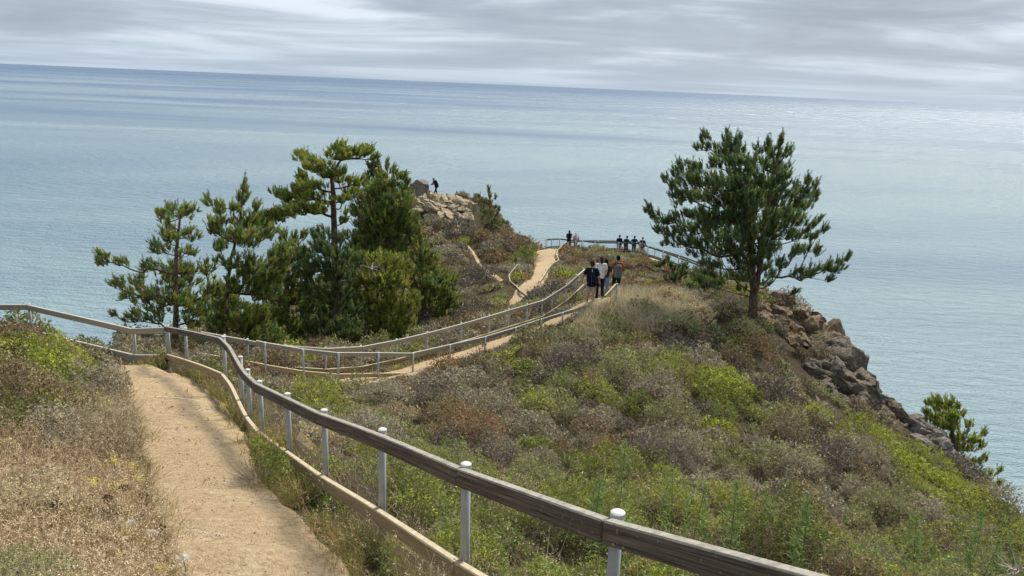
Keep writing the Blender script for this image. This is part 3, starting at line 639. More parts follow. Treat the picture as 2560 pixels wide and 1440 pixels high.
def sample_ground(rg, n, y0, y1, dens=None):
    """points spread evenly over what the eye sees: density falls with the square of the distance."""
    d = np.exp(rg.uniform(math.log(y0), math.log(y1), n)); a = rg.uniform(-.80, .78, n)
    return d*np.sin(a)/np.cos(a)*.92, d
FXY = np.array(f2)[:, :2]
def fence_gap(x, y):                         # growth is kept short along the near fence
    b = np.full(len(x), 9.0)
    for i in range(len(FXY)-1):
        dx, dy = FXY[i+1]-FXY[i]; t = np.clip(((x-FXY[i, 0])*dx+(y-FXY[i, 1])*dy)/(dx*dx+dy*dy), 0, 1); b = np.minimum(b, np.hypot(x-FXY[i, 0]-t*dx, y-FXY[i, 1]-t*dy))
    return np.clip((b-.1)/.8, .3, 1)
rg = np.random.default_rng(5); scr = Cloud()
N = 2000000
x, y = sample_ground(rg, N, 3.2, 92)
pd_ = pathd(x, y); ed = bil(ED, x, y)
keep = (pd_ > rg.uniform(-.02, .25, N)) & (ed < 1.0)
h, s, br = canopy(x, y)
keep &= (h > .02) & (rg.uniform(0, 1, N) < np.clip((QQ-.06)/.34, .05, 1))
x, y, h, s, br, pd_, ed = [a[keep] for a in (x, y, h, s, br, pd_, ed)]
keep = ~in_shrub(x, y); x, y, h, s, br, pd_, ed = [a[keep] for a in (x, y, h, s, br, pd_, ed)]
e = .045; hx = (canopy(x+e, y)[0]-h)/e; hy = (canopy(x, y+e)[0]-h)/e
fd = np.clip((pd_-.0)/np.where((y > 19) & (y < 36), 1.3, .5), .15, 1)*np.clip((1.2-ed)/1.0, .1, 1); h = h*fd*fence_gap(x, y)
m = rg.uniform(0, 1, len(x)) < np.clip((h-.04)/.2, .04, 1); x, y, h, s, br, pd_, ed, hx, hy = [a[m] for a in (x, y, h, s, br, pd_, ed, hx, hy)]
dist = np.hypot(x, y)
col = SC[s]*br[:, None]*jit(rg, len(x), .75, 1.25)
# sprays of a second colour: new growth on greens, bleached twigs and seed on greys
r2 = rg.uniform(0, 1, len(x)); col = np.where((r2 < .14)[:, None], (.44, .37, .25), col); col = np.where(((r2 > .14) & (r2 < .2))[:, None], (.13, .09, .06), col)
surface_leaves(scr, x, y, h, np.clip(hx, -2.5, 2.5), np.clip(hy, -2.5, 2.5), col, rg, dist)
# bare twigs sticking out
k = rg.choice(len(x), 60000); k = k[dist[k] < 34]
P = np.stack([x[k], y[k], ground0(x[k], y[k])+h[k]*.7], -1)
D = np.stack([np.clip(-hx[k], -1, 1), np.clip(-hy[k], -1, 1), np.ones(len(k))], -1)+rg.normal(0, .5, (len(k), 3))
scr.leaves(P, D, rg.uniform(.06, .2, len(k)), np.maximum(.004, dist[k]*.0006), np.array([.5, .45, .37])*jit(rg, len(k), .5, 1.3), rg)
# little white blossoms on the right-hand slope
for _ in range(420):
    bx, by = rg.uniform(1850, 2330), rg.uniform(1040, 1330); bd = hit(bx, by, 0)
    if bd < 8: continue
    q = U(bx, by, bd-.25); n = 5
    scr.leaves(q+rg.normal(0, .02, (n, 3)), rg.normal(size=(n, 3)), .022, .02, np.array((.8, .78, .7))*jit(rg, n, .8, 1.1), rg)
tagp(scr.build('scrub', m_leaf), kind='stuff')

def shrub(x, y, d, R_, H_, sp, nm, lb, rg):
    p = U(x, y, d); H_ *= 1.25; cx_, cy_ = p[0], p[1]; n = int(min(26000, 1.15*R_*R_*math.pi/(4.2e-6*max(d, 4)**2)*1.5)); cl = Cloud()
    a = rg.uniform(0, 2*math.pi, n); q = np.sqrt(rg.uniform(0, 1, n)); sd_ = rg.uniform(0, 100)
    lob = 1+.18*np.sin(a*3+sd_)+.1*np.sin(a*5+sd_*2)
    dx, dy = R_*q*lob*np.cos(a), R_*q*lob*np.sin(a); X, Y = cx_+dx, cy_+dy
    lum = .62+.76*vnoise(X, Y, .2+.12*R_, sd_, 2); h = H_*np.sqrt(np.clip(1-q**2, 0, 1))**.8*lum+.03
    e = .05; lx = ((.62+.76*vnoise(X+e, Y, .2+.12*R_, sd_, 2))-lum)/e; ly = ((.62+.76*vnoise(X, Y+e, .2+.12*R_, sd_, 2))-lum)/e
    prof = np.sqrt(np.clip(1-q**2, .02, 1)); hx = -H_*dx/(R_*R_)/prof*lum+H_*lx*prof*.7; hy = -H_*dy/(R_*R_)/prof*lum+H_*ly*prof*.7
    keep = pathd(X, Y) > -.12
    X, Y, h, hx, hy = [v[keep] for v in (X, Y, h, hx, hy)]; n = len(X)
    col = np.array(SPEC[sp])*jit(rg, n, .6, 1.5); r2 = rg.uniform(0, 1, n)
    col = np.where((r2 < .1)[:, None], np.array((.42, .36, .26)) if sp in ('grey', 'sage', 'plum', 'brown') else np.array(SPEC[sp])*1.45, col)
    col = np.where((r2 > .93)[:, None], (.12, .08, .06), col)
    surface_leaves(cl, X, Y, h, np.clip(hx, -3, 3), np.clip(hy, -3, 3), col, rg, np.full(n, d), .65)
    g0 = float(ground0(np.array([cx_]), np.array([cy_]))[0]); o = (cx_, cy_, g0)
    root = empty(nm, o); H_ *= 1.0; tagp(root, lb, 'shrub', 'shrubs on the headland')
    cl.build('foliage', m_leaf, root, o)
    st = Cloud(); k = int(90 if sp in ('grey', 'plum', 'brown', 'sage') else 40)
    aa = rg.uniform(0, 2*math.pi, k); D = np.stack([np.cos(aa)*.8, np.sin(aa)*.8, rg.uniform(.3, 1.2, k)], -1); ll = rg.uniform(.8, 1.12, k)*np.minimum(R_, H_*1.5)
    P = np.stack([cx_+np.cos(aa)*.1*R_, cy_+np.sin(aa)*.1*R_, np.full(k, g0)], -1)
    st.blades(P, D, ll, max(.008, d*.0008), rg.normal(0, .3, (k, 3)), np.array([.42, .36, .3])*jit(rg, k), rg); st.build('stems', m_leaf, root, o)
for q in SH: shrub(*q, rg)

# ------------------------------------------------------------------ grasses
def px_area(rg, n, poly, d_lo, d_hi):        # ground points whose foot lies inside a photograph outline
    out = []
    tot = 0
    while tot < n:
        xx, yy = sample_ground(rg, n*6, d_lo, d_hi); zz_ = ground0(xx, yy); v = V(np.stack([xx, yy, zz_], -1))
        m = inpoly(v[:, 0], v[:, 1], poly) & (v[:, 2] > d_lo) & (v[:, 2] < d_hi); out.append(np.stack([xx[m], yy[m], zz_[m]], -1)); tot += m.sum()
        if len(out) > 30: break
    return np.concatenate(out)[:n]
def grass(cl, P, ln, wd, cols, lean, bendz, rg, seeds=0.0, seedcol=(.8, .66, .46)):
    n = len(P); D = np.stack([np.zeros(n), np.zeros(n), np.ones(n)], -1)+rg.normal(0, lean, (n, 3))*np.array([1, 1, .2])
    c = np.array(cols)[rg.integers(0, len(cols), n)]*jit(rg, n, .7, 1.3)
    b = rg.normal(0, .5, (n, 3))*np.array([1, 1, 0])+np.array([0, 0, -bendz])
    tip = cl.blades(P, D, ln, wd, b, c, rg)
    if seeds > 0:
        k = np.where(rg.uniform(0, 1, n) < seeds)[0]
        for j in range(5):
            q = tip[k]-(D[k]+b[k]*.5)*.012*j+rg.normal(0, .008, (len(k), 3)); dd = rg.normal(0, .5, (len(k), 3))+np.array([0, 0, -.2])
            cl.leaves(q, dd, rg.uniform(.012, .028, len(k)), rg.uniform(.005, .009, len(k)), np.array(seedcol)*jit(rg, len(k), .7, 1.25), rg)
dg = Cloud()
RT, ST, PL = (.42, .27, .14), (.62, .48, .28), (.34, .26, .145)
LEFTB = [(-260,1040),(60,1030),(240,1000),(320,960),(345,1040),(365,1130),(385,1200),(395,1290),(430,1440),(450,1700),(-260,1700)]
P = px_area(rg, 52000, LEFTB, 2.5, 15); P = P[pathd(P[:, 0], P[:, 1]) > .05]; n = len(P); dd = np.hypot(P[:, 0], P[:, 1])
grass(dg, P, rg.uniform(.16, .5, n), np.maximum(.0035, dd*.0007), [RT, ST, PL, RT, (.22, .17, .11)], .38, .5, rg, .5)
P = px_area(rg, 9000, [(150,1000),(320,960),(350,1060),(380,1200),(300,1180),(180,1100)], 6, 15); P = P[pathd(P[:, 0], P[:, 1]) > .05]; n = len(P)
grass(dg, P, rg.uniform(.3, .62, n), .006, [PL, (.33, .29, .21), (.22, .2, .12)], .3, .4, rg, .35)
# crest grass by the walkers
P = px_area(rg, 9000, [(1475,770),(1500,735),(1560,715),(1640,690),(1720,740),(1790,800),(1700,850),(1560,840),(1440,860),(1400,830)], 25, 36); P = P[(pathd(P[:, 0], P[:, 1]) > .08)]; n = len(P)
grass(dg, P, rg.uniform(.3, .75, n), rg.uniform(.012, .022, n), [(0.63, 0.54, 0.375), (0.51, 0.465, 0.33), (0.45, 0.375, 0.3), (0.57, 0.54, 0.3)], .28, .3, rg)
# fringe of dry and green grass along the path edges
for (lo, hi, n0, cols, ll) in ((4, 20, 72000, [(0.24, 0.285, 0.09), (0.33, 0.3, 0.12), (0.45, 0.3, 0.15), (0.195, 0.24, 0.075), (0.39, 0.255, 0.135)], (.12, .36)), (20, 35, 20000, [(0.45, 0.36, 0.195), (0.3, 0.3, 0.12), (0.54, 0.435, 0.255)], (.15, .32)), (35, 75, 9000, [(0.39, 0.3, 0.18), (0.3, 0.27, 0.135)], (.2, .4))):
    xx, yy = sample_ground(rg, n0*10, lo, hi); pdx = pathd(xx, yy); m = (pdx > -.22) & (pdx < .5) & (rg.uniform(0, 1, len(xx)) < np.exp(-np.abs(pdx-.08)/.2)*np.clip((vnoise(xx, yy, .45, 61, 2)-.3-.8*np.clip(-pdx, 0, 1))*3, 0, 1)); xx, yy = xx[m][:n0], yy[m][:n0]
    P = np.stack([xx, yy, ground(xx, yy)-.02], -1); n = len(P); dd = np.hypot(xx, yy)
    grass(dg, P, rg.uniform(*ll, n), np.maximum(.004, dd*.0009), cols, .4, .5, rg, .08 if hi < 21 else 0)
# scattered stems through the scrub
P = px_area(rg, 9000, [(560,960),(1000,980),(1500,1000),(2100,1060),(2560,1320),(2700,1500),(1000,1600),(700,1150)], 4, 24); P = P[pathd(P[:, 0], P[:, 1]) > .3]; n = len(P); dd = np.hypot(P[:, 0], P[:, 1])
P[:, 2] += canopy(P[:, 0], P[:, 1])[0]*.5
grass(dg, P, rg.uniform(.15, .42, n), np.maximum(.004, dd*.0007), [(0.54, 0.45, 0.3), (0.375, 0.3, 0.18), (0.3, 0.33, 0.135)], .35, .4, rg, .2)
P = px_area(rg, 260, [(900,1200),(1500,1500),(2100,1600),(1500,1900),(950,1440)], 2.6, 8); P = P[pathd(P[:, 0], P[:, 1]) > .1]; n = len(P)
grass(dg, P, rg.uniform(.35, .75, n), .0045, [(.62, .52, .34), (.5, .42, .26), (.42, .4, .2)], .3, .5, rg, .7)
tagp(dg.build('dry_grass', m_dry), kind='stuff')
# loose stones on the near path
bm = bmesh.new(); bmesh.ops.create_icosphere(bm, subdivisions=1, radius=1); gv = np.array([p.co[:] for p in bm.verts]); gf = np.array([[q.index for q in p.verts] for p in bm.faces]); bm.free()
xx, yy = sample_ground(rg, 40000, 4.2, 17); m = pathd(xx, yy) < -.02; xx, yy = xx[m][:1700], yy[m][:1700]; n = len(xx); zz_ = ground0(xx, yy)
r_ = rg.uniform(.003, .009, n)*np.where(rg.uniform(0, 1, n) < .02, 2.0, 1)*np.clip(np.hypot(xx, yy)/7, .8, 1.8)
st = gv[None]*rg.uniform(.6, 1.2, (n, 12, 1))*(r_[:, None, None]*np.array([1.2, 1.2, .7]))+np.stack([xx, yy, zz_+.016], -1)[:, None]
cst = np.repeat(np.array([(.52, .41, .27), (.40, .31, .2), (.62, .52, .38)])[rg.integers(0, 3, n)]*jit(rg, n, .7, 1.2), 12, 0)
tagp(mesh_obj('gravel', st.reshape(-1, 3), (gf[None]+np.arange(n)[:, None, None]*12).reshape(-1, 3), m_leaf, colors=cst), kind='stuff')
# leafy undergrowth beyond the near fence and at its foot
ug = Cloud()
P = px_area(rg, 120000, [(560,1090),(760,1110),(1000,1150),(1400,1240),(2000,1290),(2600,1330),(2700,1700),(700,1700),(850,1440)], 3, 13.5); P = P[pathd(P[:, 0], P[:, 1]) > .22]; n = len(P)
hc, sp_, br = canopy(P[:, 0], P[:, 1]); dens = vnoise(P[:, 0], P[:, 1], .5, 9, 2); m = dens > .44; P, hc, br = P[m], hc[m], br[m]; n = len(P); dd = np.hypot(P[:, 0], P[:, 1])
P[:, 2] += (hc*rg.uniform(.55, 1.12, n)+.05)*fence_gap(P[:, 0], P[:, 1])
cc = np.array([(0.24, 0.3, 0.075), (0.375, 0.42, 0.0825), (0.195, 0.27, 0.0825), (0.39, 0.33, 0.105), (0.3, 0.39, 0.12)])[np.clip((vnoise(P[:, 0], P[:, 1], .8, 33, 2)*9-2).astype(int), 0, 4)]*jit(rg, n, .6, 1.4)
ug.leaves(P, rg.normal(0, .8, (n, 3))+np.array([0, 0, .5]), rg.uniform(.02, .055, n), rg.uniform(.012, .026, n), cc, rg)
tagp(ug.build('green_undergrowth', m_leaf), kind='stuff')

# ------------------------------------------------------------------ rocks
def rock_mat(name, cols, dark, lich):
    m, nt, bs = new_mat(name); tco = nt.nodes.new('ShaderNodeTexCoord'); ob = tco.outputs['Object']
    a = noise(nt, ob, 1.1, 8, .68, .8); b = noise(nt, ob, 6, 6, .7)
    c = ramp(nt, a, [(.3, cols[0]), (.5, cols[1]), (.68, cols[2])])
    c = mix(nt, ramp(nt, noise(nt, mapping(nt, ob, (2, 2, 5), rot=(.5, .6, 0)), 1.5, 5, .7, 1.2), [(.44, 0), (.5, .85), (.56, 0)]), c, dark)
    c = mix(nt, ramp(nt, b, [(.55, 0), (.72, .8)]), c, lich)
    L(nt, c, bs.inputs['Base Color']); bs.inputs['Roughness'].default_value = .92; bs.inputs['Specular IOR Level'].default_value = .15
    bump(nt, bs, math_(nt, 'ADD', b, a), 1.0, .12); return m
m_rtan = rock_mat('tan_sandstone', [(.32, .245, .15), (.56, .46, .30), (.68, .58, .41)], (.07, .055, .04), (.6, .55, .42))
m_rdark = rock_mat('dark_lichened_rock', [(.10, .085, .065), (.20, .17, .13), (.31, .265, .21)], (.04, .033, .026), (.42, .39, .32))
m_rgrey = rock_mat('pale_grey_rock', [(.15, .125, .11), (.30, .26, .23), (.44, .40, .36)], (.06, .05, .045), (.5, .47, .42))
m_rrust = rock_mat('rusty_earth_rock', [(.15, .10, .065), (.30, .22, .15), (.40, .32, .22)], (.07, .05, .035), (.24, .21, .10))
def ico(sub):
    bm = bmesh.new(); bmesh.ops.create_icosphere(bm, subdivisions=sub, radius=1); v = np.array([p.co[:] for p in bm.verts]); f = [tuple(q.index for q in p.verts) for p in bm.faces]; bm.free(); return v, np.array(f)
ICO = {k: ico(k) for k in (2, 4, 5)}
def rock_block(c, r, rg, sub=4, cuts=16, rough=.07):
    v, f = ICO[sub]; v = v.copy()
    for _ in range(cuts):
        n = rg.normal(size=3); n /= np.linalg.norm(n); o = rg.uniform(.42, .8); q = v @ n-o; v = v-np.clip(q, 0, None)[:, None]*n
    s = rg.uniform(0, 50)
    for sc, am in ((1.8, rough*1.6), (4, rough), (10, rough*.6)):
        dn = np.array([mnoise.noise(Vector(p)*sc+Vector((s, s, s))) for p in v]); v = v*(1+am*dn)[:, None]
    M = np.array(Matrix.Rotation(rg.normal(0, .35), 3, 'X') @ Matrix.Rotation(rg.normal(.35, .35), 3, 'Y') @ Matrix.Rotation(rg.normal(0, .6), 3, 'Z'))
    return (v*np.array(r)/.72) @ M.T+np.array(c), f
def rocks(name, label, mat, blocks, rg, group='rocks of the headland', sub=4, cat='rock', rough=.07):
    """blocks: (x, y, d, rx, ry): photograph extents."""
    V_, F_, b = [], [], 0; o = None
    for q in blocks:
        x, y, d, rx, ry = q[:5]; k = d/F; c = U(x, y, d); dz = q[5] if len(q) > 5 else max(rx, ry)*1.0
        if o is None: o = c.copy(); o[2] = float(ground0(np.array([c[0]]), np.array([c[1]]))[0])
        v, f = rock_block(c-o, (rx*k, dz*k, ry*k), rg, sub, rough=rough); V_.append(v); F_.append(f+b); b += len(v)
    me = mesh_obj(name, np.concatenate(V_), np.concatenate(F_), mat); me.location = tuple(o); tagp(me, label, cat, group); return me
def zone_blocks(poly, n, lo, hi, rg, dflt=30., off=.0, asp=.7):
    xs = [p[0] for p in poly]; ys = [p[1] for p in poly]; out = []
    while len(out) < n:
        x, y = rg.uniform(min(xs), max(xs)), rg.uniform(min(ys), max(ys))
        if not inpoly(np.array([x]), np.array([y]), poly)[0]: continue
        r = rg.uniform(lo, hi); d = hit(x, y, dflt, 20)
        out.append((x, y-r*asp*.28, d+off, r, r*asp*rg.uniform(.7, 1.3), r))
    return out
rr_ = np.random.default_rng(77)
rocks('boulder', 'upright grey boulder on top of the knob beside the bending visitor', m_rgrey, [(1050,468,81.2,24,27), (1046,478,81.0,20,20), (1062,485,81.4,13,11), (1050,492,81,22,8)], rr_)
B = zone_blocks([(1032,498),(1110,497),(1190,512),(1198,535),(1150,556),(1060,545),(1032,522)], 60, 10, 24, rr_, 80, asp=.42)+zone_blocks([(1095,555),(1150,553),(1165,575),(1130,570)], 8, 8, 14, rr_, 78, asp=.5)
B += [(1092,497,80.8,20,8,20), (1060,500,81,24,9,20), (1125,498,80.5,20,8,16), (1160,505,80,18,8,16), (1185,518,79.3,10,12,12)]
rocks('rock_outcrop', 'tan craggy sandstone outcrop crowning the knob', m_rtan, B, rr_, rough=.13, sub=4)
zb = zone_blocks
rocks('cliff_rock', 'rust and ochre eroded rock face behind the lone pine trunk', m_rrust, zb([(1890,722),(1960,742),(2010,785),(2030,850),(1985,870),(1930,820),(1890,775)], 60, 15, 25, rr_, 36), rr_, rough=.15)
rocks('cliff_rock', 'brown cliff edge below and right of the lone pine', m_rrust, zb([(1995,772),(2045,815),(2085,885),(2070,905),(2020,890),(1990,840)], 44, 9, 22, rr_, 35)+zb([(2000,800),(2040,825),(2075,880),(2040,880)], 8, 28, 42, rr_, 35, 0, .9), rr_, rough=.15)
rocks('cliff_rock', 'dark cliff block halfway down the right skyline', m_rdark, zb([(2035,890),(2095,888),(2150,945),(2170,1010),(2170,1060),(2130,1035),(2060,985),(2005,925)], 50, 10, 26, rr_, 32.5)+zb([(2050,905),(2090,900),(2150,960),(2165,1010),(2110,1000)], 12, 30, 46, rr_, 32.5, 0, .95), rr_, rough=.15)
rocks('cliff_rock', 'narrow tan rock rib between the dark block and the rounded boulder', m_rtan, [(2158,985,30.6,14,34), (2172,1015,29.8,13,32), (2176,1045,29,10,20)], rr_, rough=.12)
rocks('cliff_rock', 'rounded dark boulder perched on the right skyline', m_rdark, [(2212,1008,29.4,38,30), (2242,1030,28.8,30,32), (2205,1045,28.6,30,28), (2225,1070,28,30,22)], rr_, rough=.12)
rocks('cliff_rock', 'long pale grey rock slab descending toward the small cliff pine', m_rgrey, zb([(2270,1055),(2310,1062),(2350,1100),(2372,1150),(2350,1152),(2300,1110),(2270,1085)], 20, 12, 24, rr_, 27.2, -.1)+zb([(2285,1065),(2310,1070),(2345,1110),(2355,1140),(2310,1110)], 8, 24, 36, rr_, 27.2, -.1, .8), rr_, rough=.13)
rocks('cliff_rock', 'small tan rock at the very end of the right skyline', m_rtan, [(2525,1300,22.6,22,8), (2548,1315,22.1,20,9)], rr_, rough=.1)

# ------------------------------------------------------------------ pines
m_bark, nt, bs = new_mat('pine_bark'); tco = nt.nodes.new('ShaderNodeTexCoord'); ob = tco.outputs['Object']
bk = noise(nt, mapping(nt, ob, (14, 14, 3.5)), 1.0, 5, .65, .5)
L(nt, ramp(nt, bk, [(.35, (.045, .03, .022)), (.55, (.14, .095, .07)), (.75, (.24, .18, .14))]), bs.inputs['Base Color']); bs.inputs['Roughness'].default_value = .95; bs.inputs['Specular IOR Level'].default_value = .1
bump(nt, bs, bk, .9, .04)
GREENS0 = {'dark': [(.06, .085, .028), (.04, .065, .03), (.09, .105, .03), (.045, .07, .04)], 'olive': [(.125, .145, .03), (.09, .115, .03), (.16, .155, .04), (.07, .095, .025)], 'mix': [(.085, .12, .03), (.13, .145, .034), (.05, .085, .035), (.115, .10, .038)]}
GREENS = {k: [tuple(c*2.75 for c in q) for q in v] for k, v in GREENS0.items()}
def pine(name, label, d, trunk, blobs, seed, dens=26, L0=.30, tone='dark', upward=1.0, r0=.0065, nshoot=3, fill=.5, dspread=.8, lean_to_ground=True, needles=34, limbk=1.0, bs_=1.0, group='pines on the headland'):
    rg = np.random.default_rng(seed); k = d/F
    T = []
    for leader in trunk:
        pts = [(U(x, y, d+dd), r) for x, y, dd, r in leader]; T.append(pts)
    b0 = T[0][0][0].copy(); gz = float(ground0(np.array([b0[0]]), np.array([b0[1]]))[0])
    origin = np.array([b0[0], b0[1], gz]); first = b0.copy(); first[2] = min(gz-.25, b0[2]-.1)
    T[0] = [(first, T[0][0][1]*1.18)]+T[0]
    mb = MB(); nodes = []; par = []; plen = []; istr = []
    for pts in T:
        P_ = catmull([p for p, r in pts], 5); R_ = np.interp(np.linspace(0, 1, len(P_)), np.linspace(0, 1, len(pts)), [r for p, r in pts])
        P_ = [p+np.array([rg.normal(0, .012), rg.normal(0, .012), 0])*(1 if i else 0) for i, p in enumerate(P_)]
        mb.tube([p-origin for p in P_], R_, 9)
        for p in P_: nodes.append(p); par.append(-1); plen.append(0.0); istr.append(True)
    N_ = nodes; cx_t = np.mean([V(p)[0] for p in N_]); Rc = max(abs(b[0]-cx_t) for b in blobs)*k*.75
    cs = []
    for b in blobs:
        x, y, rx, ry = b[:4]
        tx = np.interp(-y, [-V(p)[1] for p in N_[:1]]+[-V(N_[-1])[1]], [V(N_[0])[0], V(N_[-1])[0]]) if False else cx_t
        if len(b) > 4: dd = b[4]
        else: dd = rg.uniform(-1, 1)*math.sqrt(max(0, Rc*Rc-((x-tx)*k)**2))*dspread
        cs.append((U(x, y, d+dd), rx*k*bs_, ry*k*bs_, d+dd))
    tp = np.array(N_); order = sorted(range(len(cs)), key=lambda i: np.min(np.linalg.norm(tp-cs[i][0], axis=1)))
    def attach(c, up_pen=1.6, w=.45):
        A = np.array(nodes); D = np.linalg.norm(A-c, axis=1); cost = D+w*np.array(plen)+up_pen*np.clip(A[:, 2]-c[2]+.25*D, 0, None); return int(np.argmin(cost))
    edges = []; tips = []
    for i in order:
        c, rx, ry, dc = cs[i]; a = attach(c); A = nodes[a]; dv = c-A; dist = np.linalg.norm(dv)
        n = max(2, int(dist/.22)); h = dv.copy(); h[2] *= .25; ctrl = A+h*.55+np.array([0, 0, -.02*dist])+rg.normal(0, .05*dist, 3); prev = a
        for t in np.linspace(0, 1, n+1)[1:]:
            p = (1-t)**2*A+2*t*(1-t)*ctrl+t*t*c; nodes.append(p); par.append(prev); plen.append(plen[prev]+np.linalg.norm(p-nodes[prev])); istr.append(False); edges.append((prev, len(nodes)-1)); prev = len(nodes)-1
        limb_dir = dv/(dist+1e-6); own = list(range(len(nodes)-n, len(nodes)))
        nt_ = max(6, int(dens*2.9*rx*ry*math.pi)); rz = max(rx, ry)*.9
        for _ in range(nt_):
            g = rg.normal(size=3); g = g/np.linalg.norm(g)*rg.uniform(.15, 1)**.5
            p = c+_r*g[0]*rx+np.array([0, 0, 1])*g[1]*ry+np.array([0, 1, 0])*g[2]*rz
            Aa = np.array([nodes[q] for q in own]); D = np.linalg.norm(Aa-p, axis=1)+.8*np.clip(Aa[:, 2]-p[2], 0, None)+.3*np.array([plen[q] for q in own]); q = own[int(np.argmin(D))]
            nodes.append(p); par.append(q); plen.append(plen[q]+np.linalg.norm(p-nodes[q])); istr.append(False); edges.append((q, len(nodes)-1)); own.append(len(nodes)-1); tips.append((len(nodes)-1, q, limb_dir))
    cnt = np.zeros(len(nodes))
    for t, _, _ in tips: cnt[t] += 1
    for a, b in reversed(edges): cnt[a] += cnt[b]
    rad_ = r0*.62*np.maximum(cnt, 1)**.5; rad_ = np.minimum(rad_, .085*limbk)
    E_ = np.array(edges); A = np.array(nodes)[E_[:, 0]]-origin; B_ = np.array(nodes)[E_[:, 1]]-origin; ra = np.where(np.array(istr)[E_[:, 0]], rad_[E_[:, 1]]*1.15, np.minimum(rad_[E_[:, 0]], rad_[E_[:, 1]]*1.6)); rb = rad_[E_[:, 1]]
    t = B_-A; t /= np.linalg.norm(t, axis=1, keepdims=True)+1e-9; s = np.cross(t, [0.02, .03, 1]); s /= np.linalg.norm(s, axis=1, keepdims=True)+1e-9; u2 = np.cross(t, s); K = 4
    ring = []
    for P_, R_ in ((A, ra), (B_, rb)):
        for j in range(K): an = 2*math.pi*j/K; ring.append(P_+R_[:, None]*(math.cos(an)*s+math.sin(an)*u2))
    vv = np.stack(ring, 1).reshape(-1, 3); base = np.arange(len(E_))[:, None]*2*K
    fb = np.concatenate([base+np.array([[j, (j+1) % K, K+(j+1) % K, K+j]]) for j in range(K)], 0)
    nb = len(mb.v); mb.v += [tuple(p) for p in vv]; mb.f += [tuple(q) for q in (fb+nb)]
    root = empty(name, tuple(origin)); tagp(root, label, 'tree', group)
    mb.build('trunk', m_bark, root, smooth=True)
    # shoots: bottle-brush candles of needles
    ti = np.array([t_[0] for t_ in tips]); qi = np.array([t_[1] for t_ in tips]); ld = np.array([t_[2] for t_ in tips]); P0 = np.array(nodes)[ti]; Q0 = np.array(nodes)[qi]
    axis_xy = np.array([np.mean([p[0] for p in tp]), np.mean([p[1] for p in tp])]); outw = P0.copy(); outw[:, :2] -= axis_xy; outw[:, 2] = 0; outw /= np.linalg.norm(outw, axis=1, keepdims=True)+1e-9
    cl = Cloud(); cols = np.array(GREENS[tone])
    for si in range(nshoot+1):
        m = np.ones(len(P0), bool) if si < nshoot else rg.uniform(0, 1, len(P0)) < fill
        a = P0[m] if si == 0 else P0[m]+(Q0[m]-P0[m])*rg.uniform(0, 1, (m.sum(), 1))*min(1, .45*si)
        n = len(a); sdn = np.array([0, 0, 1.25])*upward+outw[m]*.42+ld[m]*.22+rg.normal(0, .33, (n, 3)); sdn /= np.linalg.norm(sdn, axis=1, keepdims=True)
        ln = L0*rg.uniform(.55, 1.25, n)*(1 if si == 0 else .75); cc = cols[rg.integers(0, len(cols), n)]*jit(rg, n, .65, 1.4)
        if si == nshoot: br = rg.uniform(0, 1, n) < .22; cc = np.where(br[:, None], (.17, .105, .05), cc)
        nd = needles; t_ = rg.uniform(0, 1, (n, nd)); pos = a[:, None]+sdn[:, None]*(ln[:, None]*t_)[..., None]
        rdv = rg.normal(size=(n, nd, 3)); rdv -= (rdv*sdn[:, None]).sum(-1, keepdims=True)*sdn[:, None]; rdv /= np.linalg.norm(rdv, axis=-1, keepdims=True)+1e-9
        dr = sdn[:, None]*.75+rdv*(.75*(1-.6*t_))[..., None]; m3 = n*nd
        ccn = np.repeat(cc, nd, 0)*jit(rg, m3, .8, 1.25)
        cl.leaves(pos.reshape(-1, 3), dr.reshape(-1, 3), L0*.36*rg.uniform(.7, 1.15, m3), max(.007, d*.00055)*rg.uniform(.8, 1.4, m3), ccn, rg)
    cl.build('crown', m_needle, root, origin)
    return cl.n()
